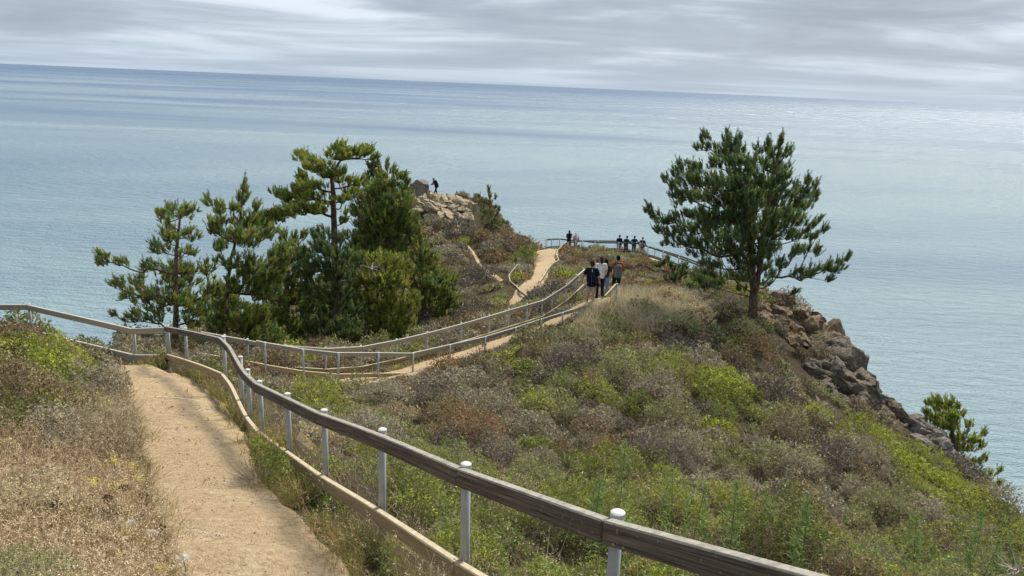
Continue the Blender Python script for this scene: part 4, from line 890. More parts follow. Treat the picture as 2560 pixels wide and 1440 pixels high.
HERO = [(1764,350,16,16),(1750,370,12,10),(1778,374,14,14),(1817,349,18,20),(1832,366,22,20),(1813,385,30,20),(1850,356,9,18),(1852,385,20,20),(1793,409,35,16),(1832,413,30,18),(1859,413,20,16),(1918,370,14,20),(1951,352,8,16),(1933,382,28,18),(1894,385,10,18),(1966,382,9,20),(1910,413,35,20),(1949,417,28,22),(1883,417,12,16),
 (1698,420,14,16),(1696,444,16,18),(1723,428,20,18),(1747,424,16,14),(1667,452,8,13),(1677,471,14,12),(1715,455,25,16),(1688,487,22,14),(1754,455,35,20),(1793,463,35,22),(1723,494,30,18),(1696,510,15,12),(1832,455,40,25),(1871,463,40,28),(1922,455,42,28),(1955,455,26,26),(1762,494,40,20),(1809,502,45,25),(1863,502,50,25),(1910,498,45,28),(1949,494,30,25),(1992,467,12,16),(2019,463,12,18),(2040,467,9,17),(2003,490,28,16),(2028,494,20,16),(1980,518,35,20),(2012,518,24,16),
 (1622,525,11,13),(1634,541,18,13),(1657,556,20,12),(1688,556,25,13),(1708,541,20,11),(1735,549,30,15),(1645,580,18,11),(1677,584,28,13),(1715,580,33,17),(1672,611,20,10),(1708,611,33,12),(1762,541,35,18),(1793,553,40,20),(1762,580,40,20),(1809,595,45,20),(1747,611,38,16),(1801,630,42,15),(1840,549,30,16),(1855,595,35,18),(1832,638,33,13),(1890,533,40,18),(1933,541,35,20),(1980,549,33,18),(1999,556,24,13),(1910,572,40,20),(1949,588,40,18),(1995,595,33,16),(2027,572,12,16),(2046,556,12,13),(2062,580,14,11),(2038,599,18,11),(1929,626,42,15),(1980,634,32,12),(2019,630,18,9),(2042,634,12,9),
 (2114,648,9,12,0),(2100,665,15,13,0),(2069,664,14,15,0),(2077,681,26,10,0),(2038,675,18,11,0),(2027,692,26,10,0),(1988,683,22,9,0),(1992,696,22,8,0),(2062,702,18,6,0),(1747,642,28,10),(1770,660,22,10),(1778,689,26,10),(1747,697,22,10),(1984,735,8,6),(1800,560,55,34,-1.1),(1880,590,55,34,-1.2),(1850,500,50,30,-.9),(1930,560,45,30,-1),(1850,545,40,28,.6),(1905,630,40,18,-.9),(1840,625,40,18,-.9),(1875,660,26,10,-.8),(1860,430,40,26,-.4),(1870,680,28,13),(1905,672,28,13),(1850,705,22,9),(1830,690,24,11),(1930,690,24,9),(1850,665,30,16,-.6),(1900,650,34,16,-.8),(1872,700,26,12,-.5),(1920,712,20,9),(1800,712,22,9),(1790,668,28,11),(1955,662,28,10),(1850,725,18,7,-.4)]
nt_tot = pine('pine_tree', 'tall broad dark pine standing alone on the right-hand ridge', 31, [[(1882,812,0,.2),(1883,770,0,.17),(1884,720,0,.15),(1880,660,0,.11),(1868,560,0,.1),(1850,470,0,.06),(1822,380,0,.03)],[(1886,735,0,.12),(1896,690,.1,.105),(1908,600,.2,.1),(1925,480,.2,.06),(1948,370,.2,.025)]], HERO, 1, dens=18, L0=.32, dspread=.85, bs_=1.06)
T1 = [(442,533,42,16),(410,542,18,14),(470,532,20,16),(425,580,26,18),(425,598,22,14),(476,588,20,16),(401,622,20,18),(462,634,26,14),(381,670,26,14),(442,675,38,18),(450,695,55,28),(349,743,45,20),(421,743,55,26),(482,755,38,28),(260,654,18,20,0),(305,662,16,12,0),(250,642,10,10,0),(297,715,22,14,0),(341,707,24,16),(333,795,22,12),(381,791,42,16),(482,795,38,22),(514,674,18,18),(522,719,20,20),(369,852,24,16),(290,790,10,6)]
pine('pine_tree', 'leftmost pine with one bare arm reaching out over the sea', 28.5, [[(437,860,0,.12),(440,780,0,.09),(440,700,0,.065),(441,640,0,.07),(447,570,0,.045),(452,520,0,.02)]], T1, 2, dens=24, L0=.26, tone='mix', upward=.8, bs_=1.22)
T2 = [(609,468,9,18),(605,500,16,20),(588,522,10,18),(640,522,10,18),(522,505,10,16),(550,525,20,16),(542,558,22,18),(542,582,20,14),(550,618,20,15),(603,560,28,22),(635,554,24,16),(587,594,28,18),(623,602,33,22),(671,585,22,16),(603,662,33,25),(643,682,42,28),(703,640,26,22),(683,682,33,25),(603,715,38,28),(663,735,38,25),(562,731,28,20),(542,783,42,28),(603,803,48,32),(550,662,14,12),(560,820,45,22),(640,790,40,26),(530,740,20,14),(575,765,35,24),(660,830,40,20),(610,850,45,18),(545,850,36,18),(680,856,40,14)]
pine('pine_tree', 'slender pine with upright candle tips, second from the left', 31.5, [[(572,870,0,.12),(569,780,0,.09),(570,700,0,.075),(585,620,0,.055),(598,560,0,.05),(608,465,0,.02)]], T2, 3, dens=22, L0=.32, tone='mix', bs_=1.18)
T3 = [(860,388,45,13),(905,383,28,12),(845,373,16,12),(920,380,16,13),(862,370,8,12),(752,392,22,12),(775,402,24,11),(796,419,33,12),(825,434,40,11),(757,446,14,14),(752,456,10,10),(786,466,40,8),(765,473,35,9),(844,448,20,11),(890,457,38,9),(880,484,30,11),(723,490,33,10),(692,484,14,7),(740,505,33,12),(775,490,38,9),(765,525,48,13),(713,536,43,12),(682,548,38,13),(661,565,28,15),(796,525,24,10),(859,557,11,9),(869,534,20,5),(855,500,28,8),(675,540,20,8),(935,395,10,8)]
pine('pine_tree', 'large flat-topped wind-shaped pine with bare lower trunk', 46, [[(838,850,0,.24),(838,720,0,.2),(836,600,0,.18),(834,530,0,.165),(833,480,0,.14),(830,440,0,.1),(842,415,0,.08),(862,388,0,.04)],[(832,450,0,.1),(815,430,0,.08),(790,410,0,.04)]], T3, 4, dens=19, L0=.36, tone='olive', bs_=1.18, dspread=.9, limbk=1.6, r0=.011)
T10 = [(931,402,8,12),(925,420,15,12),(944,412,8,14),(930,440,17,14),(920,462,13,12),(940,462,12,12),(928,490,20,16)]
pine('pine_tree', 'thin pine tip poking up between the flat-topped pine and the dense one', 49, [[(932,700,0,.16),(931,560,0,.1),(930,400,0,.02)]], T10, 5, dens=18, L0=.34)
T4 = [(968,417,7,15),(982,434,9,14),(996,444,11,14),(1009,446,9,12),(1019,457,9,10),(952,434,14,14),(965,457,28,18),(948,475,38,20),(994,477,38,20),(932,504,45,22),(984,508,45,25),(911,529,38,24),(1012,505,26,25),(952,540,52,25),(1005,540,38,25),(921,571,50,26),(963,571,48,25),(1010,565,33,28),(950,604,55,28),(1008,605,40,25),(910,610,45,28),(1028,590,18,20),(930,635,45,22),(985,640,42,24)]
pine('pine_tree', 'dense full young pine with pointed candles just left of the boulder', 44, [[(972,830,0,.24),(970,700,0,.19),(970,560,0,.12),(968,408,0,.02)]], T4, 6, dens=20, L0=.36, tone='mix', nshoot=3)
T5 = [(708,592,12,18),(735,602,12,16),(760,592,10,14),(722,622,28,16),(700,652,28,20),(742,650,28,20),(690,692,38,24),(735,700,33,24),(700,742,42,26),(742,760,42,28),(682,802,48,28),(732,822,48,26),(755,725,24,20),(672,720,26,20),(690,640,20,14),(756,640,20,16),(690,850,44,18),(770,845,40,18)]
pine('pine_tree', 'bushy pine low in front of the bare trunk of the flat-topped one', 37, [[(716,870,0,.18),(716,760,0,.13),(718,660,0,.08),(712,585,0,.02)]], T5, 7, dens=20, bs_=1.14, L0=.32, tone='mix')
T6 = [(800,622,28,18),(840,642,33,24),(802,672,38,24),(850,692,42,26),(802,732,42,28),(860,752,48,28),(802,792,48,28),(852,822,52,28),(790,845,42,18),(882,655,28,20),(840,862,48,14),(740,862,40,14),(800,592,26,16),(850,600,24,14),(765,680,30,20),(775,700,26,20),(880,790,34,24),(770,640,16,14)]
pine('pine_tree', 'broad dark pine filling the middle of the grove above the fence', 36, [[(840,872,0,.2),(840,760,0,.14),(838,610,0,.03)]], T6, 8, dens=19, bs_=1.14, L0=.34, tone='dark')
T7 = [(930,655,42,20),(975,662,38,22),(922,702,48,26),(980,706,46,24),(940,752,52,28),(1000,762,46,28),(930,802,52,28),(1000,818,46,24),(955,843,46,18),(980,862,46,12),(900,862,40,12),(900,760,36,24)]
pine('pine_tree', 'olive-green pine at the lower right of the grove', 37.5, [[(950,866,0,.2),(948,760,0,.14),(946,640,0,.03)]], T7, 9, dens=19, bs_=1.14, L0=.34, tone='olive')
T8 = [(1046,562,6,16),(1046,585,10,16),(1052,606,15,18),(1055,642,26,22),(1070,682,38,22),(1088,712,42,20),(1108,737,28,16),(1060,742,46,24),(1080,782,40,22),(1050,818,42,20),(1012,662,24,20),(1110,765,22,14),(1020,705,26,22),(1040,848,42,12),(1100,800,30,16),(1122,702,24,16),(1130,762,22,14),(1088,822,38,16),(1100,842,28,10),(1075,655,24,16)]
pine('pine_tree', 'spreading green pine at the right edge of the grove below the knob', 41, [[(1062,848,0,.18),(1058,740,0,.12),(1050,640,0,.06),(1046,555,0,.015)]], T8, 10, dens=18, bs_=1.14, L0=.36, tone='mix')
T9 = [(1222,474,3,8),(1223,486,4,8),(1199,494,4,7),(1206,504,8,5),(1214,508,7,5),(1237,495,3,8),(1227,495,4,7),(1238,520,4,5),(1246,526,4,6),(1225,512,6,9),(1203,526,6,7),(1214,534,12,9),(1229,534,12,9),(1241,540,7,6),(1206,546,12,9),(1226,552,18,11),(1243,558,14,9),(1238,572,17,9),(1214,563,16,9),(1256,558,4,5)]
pine('pine_tree', 'small pointed pine standing alone on the right shoulder of the knob', 77, [[(1232,584,0,.12),(1228,540,0,.08),(1224,505,0,.05),(1222,468,0,.02)]], T9, 11, dens=5, L0=.36, tone='mix', dspread=.8, bs_=.85)
T12 = [(2330,1013,12,12),(2345,1007,16,12),(2361,1013,16,14),(2380,1008,8,12),(2353,1034,26,15),(2382,1034,18,15),(2396,1021,6,8),(2318,1038,11,13),(2332,1052,15,11),(2361,1055,26,15),(2388,1052,18,13),(2409,1039,5,9),(2353,1071,24,14),(2382,1073,20,13),(2422,1068,14,7),(2372,1097,24,14),(2404,1097,14,11),(2433,1100,20,11),(2451,1084,9,9),(2461,1089,7,7),(2451,1118,12,5),(2388,1121,26,12),(2419,1124,18,9),(2398,1155,22,11),(2430,1158,20,9),(2459,1150,10,6),(2403,1176,20,9),(2440,1184,22,7),(2472,1189,12,6),(2494,1181,9,6),(2446,1208,9,5),(2472,1208,12,7),(2491,1216,9,7),(2467,1224,17,7)]
pine('pine_tree', 'small ragged pine clinging to the cliff at the right edge', 28, [[(2400,1260,0,.13),(2396,1170,0,.1),(2382,1090,0,.06),(2370,1010,0,.02)]], T12, 12, dens=34, L0=.23, tone='olive', r0=.005, bs_=1.18)
T13 = [(1668,657,14,10),(1688,668,18,12),(1700,690,22,12),(1650,668,10,9),(1680,700,22,10),(1712,672,12,10)]
pine('pine_tree', 'low dark pine clump behind the ridge left of the lone pine', 40, [[(1688,730,0,.1),(1684,690,0,.06),(1678,652,0,.02)]], T13, 13, dens=20, L0=.3)
T14 = [(1740,692,18,12),(1762,711,23,14),(1790,722,18,11),(1722,722,18,11),(1748,735,24,11),(1780,745,22,10),(1812,742,16,9)]
pine('pine_tree', 'low dark pine scrub directly left of the lone pine trunk', 36, [[(1765,775,0,.1),(1762,730,0,.06),(1758,690,0,.02)]], T14, 14, dens=20, L0=.28)

# ------------------------------------------------------------------ people
def cloth(name, col, rough=.9): return simple(name, col, rough, .18, 14, spec=.1)
m_skin = simple('skin', (.50, .29, .20), .6, .08, 20); m_skin2 = simple('tanned_skin', (.36, .20, .13), .6, .08, 20)
def capsule(mb, p0, p1, r0, r1, n=10):
    p0 = np.array(p0, float); p1 = np.array(p1, float); t = p1-p0; l = np.linalg.norm(t)+1e-9; t = t/l; pts, rs = [], []
    for a in (-.98, -.8, -.45): pts.append(p0+t*a*r0); rs.append(r0*math.sqrt(1-a*a))
    pts += [p0, p1]; rs += [r0, r1]
    for a in (.45, .8, .98): pts.append(p1+t*a*r1); rs.append(r1*math.sqrt(1-a*a))
    mb.tube(pts, rs, n)
def ellip(mb, c, r, n=12, m=8):
    c = np.array(c, float); b = len(mb.v)
    for i in range(m+1):
        th = math.pi*(i+.02)/(m+.04)
        for k in range(n): an = 2*math.pi*k/n; mb.v.append((c[0]+r[0]*math.sin(th)*math.cos(an), c[1]+r[1]*math.sin(th)*math.sin(an), c[2]+r[2]*math.cos(th)))
    for i in range(m):
        for k in range(n): k2 = (k+1) % n; mb.f.append((b+i*n+k, b+(i+1)*n+k, b+(i+1)*n+k2, b+i*n+k2))
    mb.f.append(tuple(b+k for k in range(n))); mb.f.append(tuple(b+m*n+k for k in range(n))[::-1])
def fused(mb, name, mat, parent, vox):
    o = mb.build(name, mat, parent, smooth=True); r = o.modifiers.new('fuse', 'REMESH'); r.mode = 'VOXEL'; r.voxel_size = vox; r.use_smooth_shade = True
    s = o.modifiers.new('soft', 'SMOOTH'); s.factor = .5; s.iterations = 3; return o
BASE = dict(pel=(0, 0, .95), chest=(0, 0, 1.3), neck=(0, -.01, 1.5), head=(0, .02, 1.645), shL=(-.175, 0, 1.42), shR=(.175, 0, 1.42), elL=(-.225, -.03, 1.13), elR=(.225, -.03, 1.13), wrL=(-.235, .06, .88), wrR=(.235, .06, .88),
            hipL=(-.09, 0, .92), hipR=(.09, 0, .92), knL=(-.1, .02, .5), knR=(.1, .02, .5), anL=(-.105, -.02, .09), anR=(.105, -.02, .09))
def person(label, x, y, d, H, face, pose={}, skin=None, top=None, topcol=None, sleeve=.55, hem=.86, bottom=None, leg=1.0, shoe=None, hair=None, hairlen=0, extra=None, drop=0.0, z=None, girth=1.0):
    J = dict(BASE); J.update(pose); J = {k: np.array(v, float)*H/1.75 for k, v in J.items()}; q = H/1.75; skin = skin or m_skin
    p = U(x, y, d); zg = float(ground0(np.array([p[0]]), np.array([p[1]]))[0])+.015 if z is None else z
    root = empty('person', (p[0], p[1], zg), face); tagp(root, label, 'person', 'people on the headland')
    g = girth
    mb = MB()
    capsule(mb, J['pel'], J['chest'], .12*q, .12*q); capsule(mb, J['chest'], J['neck'], .085*q, .055*q); capsule(mb, J['shL'], J['shR'], .062*q, .062*q); capsule(mb, J['neck'], J['head'], .052*q, .052*q)
    h = J['head']; fd = np.array([0, 1, 0.])
    ellip(mb, h, (.075*q, .092*q, .115*q)); ellip(mb, h+np.array([0, .03, -.055])*q, (.055*q, .062*q, .06*q)); ellip(mb, h+np.array([0, .098, -.012])*q, (.013*q, .02*q, .024*q), 8, 5)
    for s in (-1, 1): ellip(mb, h+np.array([s*.077, -.005, -.01])*q, (.01*q, .02*q, .032*q), 8, 5)
    ellip(mb, h+np.array([0, .086, -.062])*q, (.024*q, .008*q, .009*q), 8, 5)
    for s, S_ in ((-1, 'L'), (1, 'R')):
        capsule(mb, J['sh'+S_], J['el'+S_], .05*q, .04*q); capsule(mb, J['el'+S_], J['wr'+S_], .04*q, .027*q)
        fa = J['wr'+S_]-J['el'+S_]; fa /= np.linalg.norm(fa); side = np.cross(fa, [0, 0, 1]) if abs(fa[2]) < .9 else np.array([0, 1., 0]); side -= fa*(side@fa); side /= np.linalg.norm(side); nrm = np.cross(fa, side)
        w0 = J['wr'+S_]; capsule(mb, w0+fa*.02*q+side*.018*q, w0+fa*.085*q+side*.024*q, .019*q, .018*q, 8); capsule(mb, w0+fa*.02*q-side*.018*q, w0+fa*.085*q-side*.024*q, .019*q, .018*q, 8)
        for i, ln in enumerate((.062, .072, .068, .052)):
            b0 = w0+fa*.09*q+side*(.033-.022*i)*q; m1 = b0+fa*ln*.55*q+nrm*s*.008*q; capsule(mb, b0, m1, .0095*q, .009*q, 6); capsule(mb, m1, m1+(fa*.75+nrm*s*.6)*ln*.5*q, .009*q, .008*q, 6)
        b0 = w0+fa*.03*q+side*.036*q; m1 = b0+(fa*.6+side*.6)*.035*q; capsule(mb, b0, m1, .012*q, .01*q, 6); capsule(mb, m1, m1+(fa*.9+side*.15)*.032*q, .01*q, .009*q, 6)
        capsule(mb, J['hip'+S_], J['kn'+S_], .085*q*g, .056*q); capsule(mb, J['kn'+S_]*.6+J['an'+S_]*.4+np.array([0, -.012, 0]), J['kn'+S_], .056*q, .05*q); capsule(mb, J['kn'+S_]*.6+J['an'+S_]*.4, J['an'+S_], .052*q, .036*q)
        capsule(mb, J['an'+S_]+np.array([0, -.02, -.04])*q, J['an'+S_]+np.array([s*.02, .13, -.06])*q, .035*q, .026*q)
    fused(mb, 'body', skin, root, .0095)
    if top:
        mb = MB(); a = J['pel']*(1-(hem-.95)/.35)+J['chest']*((hem-.95)/.35) if hem > .95 else J['pel']-np.array([0, 0, (.95-hem)])*q
        for s in (-1, 1): capsule(mb, a+np.array([s*.045*g*q, 0, .1*q]), J['chest']+np.array([s*.05*q, 0, 0]), .125*q*g, .128*q*g, 14)
        mb.tube([a+np.array([0, 0, 0]), a+np.array([0, 0, .12])*q, J['chest']], [.165*q*g, .16*q*g, .14*q*g], 16)
        capsule(mb, J['shL']+np.array([.02, 0, -.01])*q, J['shR']-np.array([.02, 0, .01])*q, .082*q, .082*q); capsule(mb, J['chest'], J['neck']-np.array([0, 0, .05])*q, .13*q, .075*q)
        for S_ in 'LR':
            sh, el, wr = J['sh'+S_], J['el'+S_], J['wr'+S_]
            if sleeve <= 1: capsule(mb, sh, sh+(el-sh)*sleeve, .07*q, .066*q)
            else: capsule(mb, sh, el, .068*q, .056*q); capsule(mb, el, el+(wr-el)*(sleeve-1), .056*q, .044*q)
        fused(mb, top, topcol, root, .012)
    if bottom:
        mb = MB(); mb.tube([J['pel']+np.array([0, 0, .08])*q, J['pel']], [.14*q*g, .155*q*g], 14)
        for S_ in 'LR':
            hp, kn, an = J['hip'+S_], J['kn'+S_], J['an'+S_]; capsule(mb, J['pel'], hp, .13*q*g, .105*q*g)
            if leg <= .5: mb.tube([hp+np.array([0, 0, .03]), hp+(kn-hp)*leg*2*.5, hp+(kn-hp)*leg*2], [.1*q*g, .1*q, .095*q], 14)
            else: capsule(mb, hp, kn, .1*q*g, .075*q); capsule(mb, kn, kn+(an-kn)*min(1, (leg-.5)*2), .073*q, .062*q)
        fused(mb, 'shorts' if leg <= .5 else 'trousers', bottom, root, .012)
    if shoe:
        for s, S_ in ((-1, 'L'), (1, 'R')):
            mb = MB(); an = J['an'+S_]; capsule(mb, an+np.array([0, -.035, -.045])*q, an+np.array([s*.02, .14, -.055])*q, .045*q, .037*q); capsule(mb, an+np.array([0, -.02, -.03])*q, an, .044*q, .045*q)
            fused(mb, 'shoe', shoe, root, .01)
    if hair:
        mb = MB(); ellip(mb, h+np.array([0, -.018, .022])*q, (.088*q, .1*q, .112*q)); ellip(mb, h+np.array([0, -.045, -.03])*q, (.075*q, .068*q, .085*q))
        if hairlen: capsule(mb, h+np.array([0, -.06, -.04])*q, h+np.array([0, -.11, -.04-hairlen])*q, .075*q, .07*q); capsule(mb, h+np.array([.04, -.05, -.06])*q, h+np.array([.06, -.08, -.02-hairlen*.8])*q, .05*q, .045*q)
        fused(mb, 'hair', hair, root, .01)
    if extra: extra(root, J, q)
    return root
m_navy = cloth('navy_cotton', (.012, .016, .035)); m_beige = cloth('beige_cotton', (.50, .41, .34)); m_white = cloth('white_cotton', (.75, .76, .74)); m_black = cloth('black_cloth', (.012, .012, .016)); m_denim = cloth('pale_denim', (.20, .29, .42))
m_rustc = cloth('rust_knit', (.36, .125, .055)); m_bag = cloth('grey_canvas', (.17, .165, .16)); m_hairb = cloth('brown_hair', (.06, .03, .02)); m_hairk = cloth('black_hair', (.012, .011, .012)); m_brownc = cloth('dark_brown_coat', (.04, .025, .022))
m_pink = cloth('pale_pink_cloth', (.66, .42, .44)); m_scarf = cloth('white_scarf', (.86, .82, .84)); m_teal = cloth('dark_teal_cloth', (.012, .045, .055)); m_slate = cloth('slate_trousers', (.10, .12, .17)); m_khaki = cloth('khaki_trousers', (.33, .29, .25)); m_vest = cloth('grey_vest', (.26, .24, .23)); m_dkg = cloth('charcoal_cloth', (.035, .035, .045)); m_plumc = cloth('plum_black_hoodie', (.025, .016, .035))
def thing_on(name, label, cat, root, mb, mat, vox=.01, parts=()):
    """an object carried by a person: a thing of its own, placed with the same rotation."""
    e = empty(name, tuple(root.location), root.rotation_euler.z); tagp(e, label, cat); fused(mb, 'bag_body' if 'bag' in name or 'pack' in name else 'case', mat, e, vox)
    for nm, m2, mt in parts: m2.build(nm, mt, e)
    return e
# walkers on the ridge path
def stripes(root, J, q):
    mb = MB()
    for x0, z0, z1 in ((.01, 1.4, .9), (.085, 1.42, .95)):
        mb.tube([(x0*q, -.128*q if z == z0 else -.165*q, z*q) for z in (z0, (z0+z1)/2, z1)][:1]+[(x0*q, -.172*q, (z0*.6+z1*.4)*q), (x0*q, -.174*q, z1*q)], .006, 6)
    mb.build('stripe', cloth('slate_stripe', (.10, .12, .18)), root)
    mb = MB(); mb.tube([(.012*q, -.105*q, 1.46*q), (.012*q, -.155*q, 1.36*q)], .008, 6); mb.build('neck_tag', m_white, root)
    for s in (-1, 1):
        mb = MB(); an = J['an'+('L' if s < 0 else 'R')]; capsule(mb, an+np.array([0, 0, .03]), an+np.array([0, 0, .09]), .043, .043); fused(mb, 'sock', m_white, root, .01)
p1 = person('walker in navy tee, beige shorts and white shoes on the ridge path', 1475, 752, 30.6, 1.80, -.12, dict(knL=(-.1, .05, .52), anL=(-.11, .13, .11), knR=(.1, .04, .5), anR=(.12, -.12, .1), elL=(-.3, -.04, 1.17), wrL=(-.34, .06, .93), elR=(.29, -.03, 1.15), wrR=(.29, .12, .93)), None, 'shirt', m_navy, .62, .80, m_beige, .46, m_white, m_hairb, extra=stripes, girth=1.08)
mb = MB(); capsule(mb, (.2, -.16, .98), (.27, -.12, .9), .085, .08); m2 = MB(); m2.tube([(.2, -.17, 1.03), (.12, -.19, 1.25), (.03, -.13, 1.44)], .014, 6)
thing_on('shoulder_bag', 'dark plum bag slung at the hip of the walker in navy', 'bag', p1, mb, m_plumc, parts=[('strap', m2, m_dkg)])
def bun(root, J, q): mb = MB(); ellip(mb, J['head']+np.array([0, -.1, .06])*q, (.045, .04, .04)); fused(mb, 'hair_bun', m_hairb, root, .01)
person('walker in white tee and dark navy trousers half behind the man in navy', 1498, 741, 31.7, 1.68, .15, dict(elR=(.25, .02, 1.15), wrR=(.26, .2, 1.0), knL=(-.1, .08, .52), anR=(.1, -.12, .1)), None, 'shirt', m_white, .62, .88, m_navy, 1.0, m_black, m_hairb, .05, extra=bun)
person('dark-haired walker in pale denim, mostly hidden behind the white tee', 1511, 730, 33.2, 1.62, -.1, {}, None, 'jacket', m_dkg, .6, .95, m_denim, 1.0, m_white, m_hairk, .16)
p4 = person('walker in rust sweater and black trousers wading through the dry grass', 1540, 716, 34.2, 1.78, .05, dict(elL=(-.27, .02, 1.16), wrL=(-.22, .2, 1.02), elR=(.27, .02, 1.15), wrR=(.2, .22, 1.05), head=(.02, .06, 1.64)), m_skin2, 'sweater', m_rustc, 1.95, .88, m_black, 1.0, m_black, m_hairk)
mb = MB(); capsule(mb, (-.05, -.2, 1.34), (-.05, -.22, 1.0), .115, .14, 14); capsule(mb, (.05, -.2, 1.34), (.05, -.22, 1.0), .115, .14, 14); pk = MB(); capsule(pk, (-.07, -.33, 1.02), (.07, -.33, 1.02), .06, .06); capsule(pk, (-.07, -.34, 1.12), (.07, -.34, 1.12), .04, .04)
st = MB()
for s in (-1, 1): st.tube([(s*.1, -.17, 1.42), (s*.11, -.02, 1.52), (s*.12, .11, 1.42)], .018, 6)
thing_on('backpack', 'grey canvas backpack worn over a rust sweater', 'backpack', p4, mb, m_bag, parts=[('strap', st, m_dkg), ('front_pocket', pk, m_bag)])
# visitors on the platform
person('visitor in a long dark brown coat with long black hair at the platform rail', 1421, 624, 66.3, 1.70, .1, dict(elL=(-.2, .08, 1.15), wrL=(-.1, .2, 1.1), elR=(.2, .08, 1.15), wrR=(.1, .2, 1.1)), None, 'coat', m_brownc, 1.95, .62, m_black, 1.0, m_black, m_hairk, .32, z=None)
def veil(root, J, q): mb = MB(); ellip(mb, J['head']+np.array([0, -.015, .015])*q, (.1, .11, .125)); capsule(mb, J['head']+np.array([0, -.05, -.05])*q, J['chest']+np.array([.03, -.1, .0])*q, .09, .11); fused(mb, 'headscarf', m_scarf, root, .012)
p6 = person('visitor in a white headscarf and pale pink top beside the long dark coat', 1438, 623, 66.6, 1.66, .35, dict(elL=(-.24, .03, 1.14), wrL=(-.2, .18, 1.0), elR=(.27, -.02, 1.14), wrR=(.27, .16, 1.05), knR=(.12, .12, .52), anR=(.12, .05, .09)), None, 'top', m_pink, 1.9, .84, cloth('pale_trousers', (.55, .45, .42)), 1.0, m_white, None, extra=veil)
mb = MB(); capsule(mb, (.27, .2, 1.0), (.3, .24, .95), .09, .09); m2 = MB(); m2.tube([(.27, .17, 1.04), (.24, .1, 1.2), (.15, 0, 1.46)], .013, 6)
thing_on('handbag', 'small dark bag on the arm of the visitor in pink', 'bag', p6, mb, m_black, parts=[('strap', m2, m_black)])
def cap_hat(mat):
    def f(root, J, q):
        mb = MB(); h = J['head']; ellip(mb, h+np.array([0, -.005, .045])*q, (.092, .104, .085)); capsule(mb, h+np.array([-.03, .1, .05])*q, h+np.array([-.03, .15, .04])*q, .02, .012); capsule(mb, h+np.array([.03, .1, .05])*q, h+np.array([.03, .15, .04])*q, .02, .012); fused(mb, 'cap', mat, root, .01)
    return f
person('visitor in black tee and khaki trousers, leftmost of the four at the rail', 1547, 625, 69.2, 1.74, .1, dict(elL=(-.25, -.02, 1.15), wrL=(-.24, .08, .93)), None, 'shirt', m_black, .7, .86, m_khaki, 1.0, m_black, m_hairk, extra=cap_hat(m_dkg))
person('visitor in dark teal shirt and cap leaning with one foot raised behind', 1564, 626, 69.6, 1.68, -.5, dict(head=(.03, .08, 1.62), chest=(.02, .05, 1.28), knR=(.12, .08, .56), anR=(.14, -.22, .38), elR=(.33, .04, 1.18), wrR=(.5, .1, 1.02), shL=(-.165, .04, 1.4), shR=(.185, .04, 1.4), neck=(.02, .05, 1.48)), None, 'shirt', m_teal, 1.2, .86, m_dkg, 1.0, m_black, m_hairk, extra=cap_hat(m_teal))
person('visitor in dark sweater and slate trousers with elbows out, third of the four', 1584, 629, 69, 1.74, .2, dict(elL=(-.36, .02, 1.18), wrL=(-.22, .15, 1.02), elR=(.36, .02, 1.18), wrR=(.22, .15, 1.02)), None, 'sweater', m_teal, 1.95, .88, m_slate, 1.0, m_black, m_hairk, girth=1.1)
person('visitor in dark jacket open over a pale top facing the camera, rightmost of the four', 1604, 634, 67.8, 1.70, math.pi-.3, dict(elL=(-.3, .02, 1.15), wrL=(-.2, .12, .93), elR=(.3, .02, 1.15), wrR=(.2, .12, .93)), None, 'jacket', m_dkg, 1.9, .82, m_vest, 1.0, m_black, m_hairk,
       extra=lambda root, J, q: (cap_hat(m_dkg)(root, J, q), fused((lambda m: (capsule(m, (0, .115, 1.34), (0, .14, .95), .055, .06), m)[1])(MB()), 'shirt_front', m_vest, root, .012)))
# person bending on the rock
pr = U(1090, 487, 81.2)
p11 = person('visitor in black hoodie stooping on the rock outcrop at the boulder', 1090, 487, 81.2, 1.84, math.pi/2+.7, dict(pel=(0, -.06, .92), chest=(0, .1, 1.25), neck=(0, .22, 1.42), head=(0, .33, 1.51), shL=(-.17, .16, 1.36), shR=(.17, .16, 1.36), elL=(-.23, .28, 1.1), wrL=(-.2, .52, 1.03), elR=(.22, .24, 1.08), wrR=(.2, .46, .98), hipL=(-.09, -.06, .88), hipR=(.09, -.06, .88), knL=(-.12, .16, .5), knR=(.12, -.06, .48), anL=(-.14, .3, .09), anR=(.13, -.22, .09)), None, 'hoodie', m_plumc, 1.95, .8, m_black, 1.0, m_black, m_hairk, z=float(pr[2]), girth=1.3)
mb = MB(); capsule(mb, (-.2, .66, 1.06), (-.2, .7, 1.18), .03, .03)
thing_on('phone', 'dark phone held out by the stooping visitor on the rock', 'phone', p11, mb, m_black)
rocks('rock', 'flat tan rock under the feet of the stooping visitor', m_rtan, [(1092, 496, 81.2, 15, 7, 16)], rr_, rough=.03)

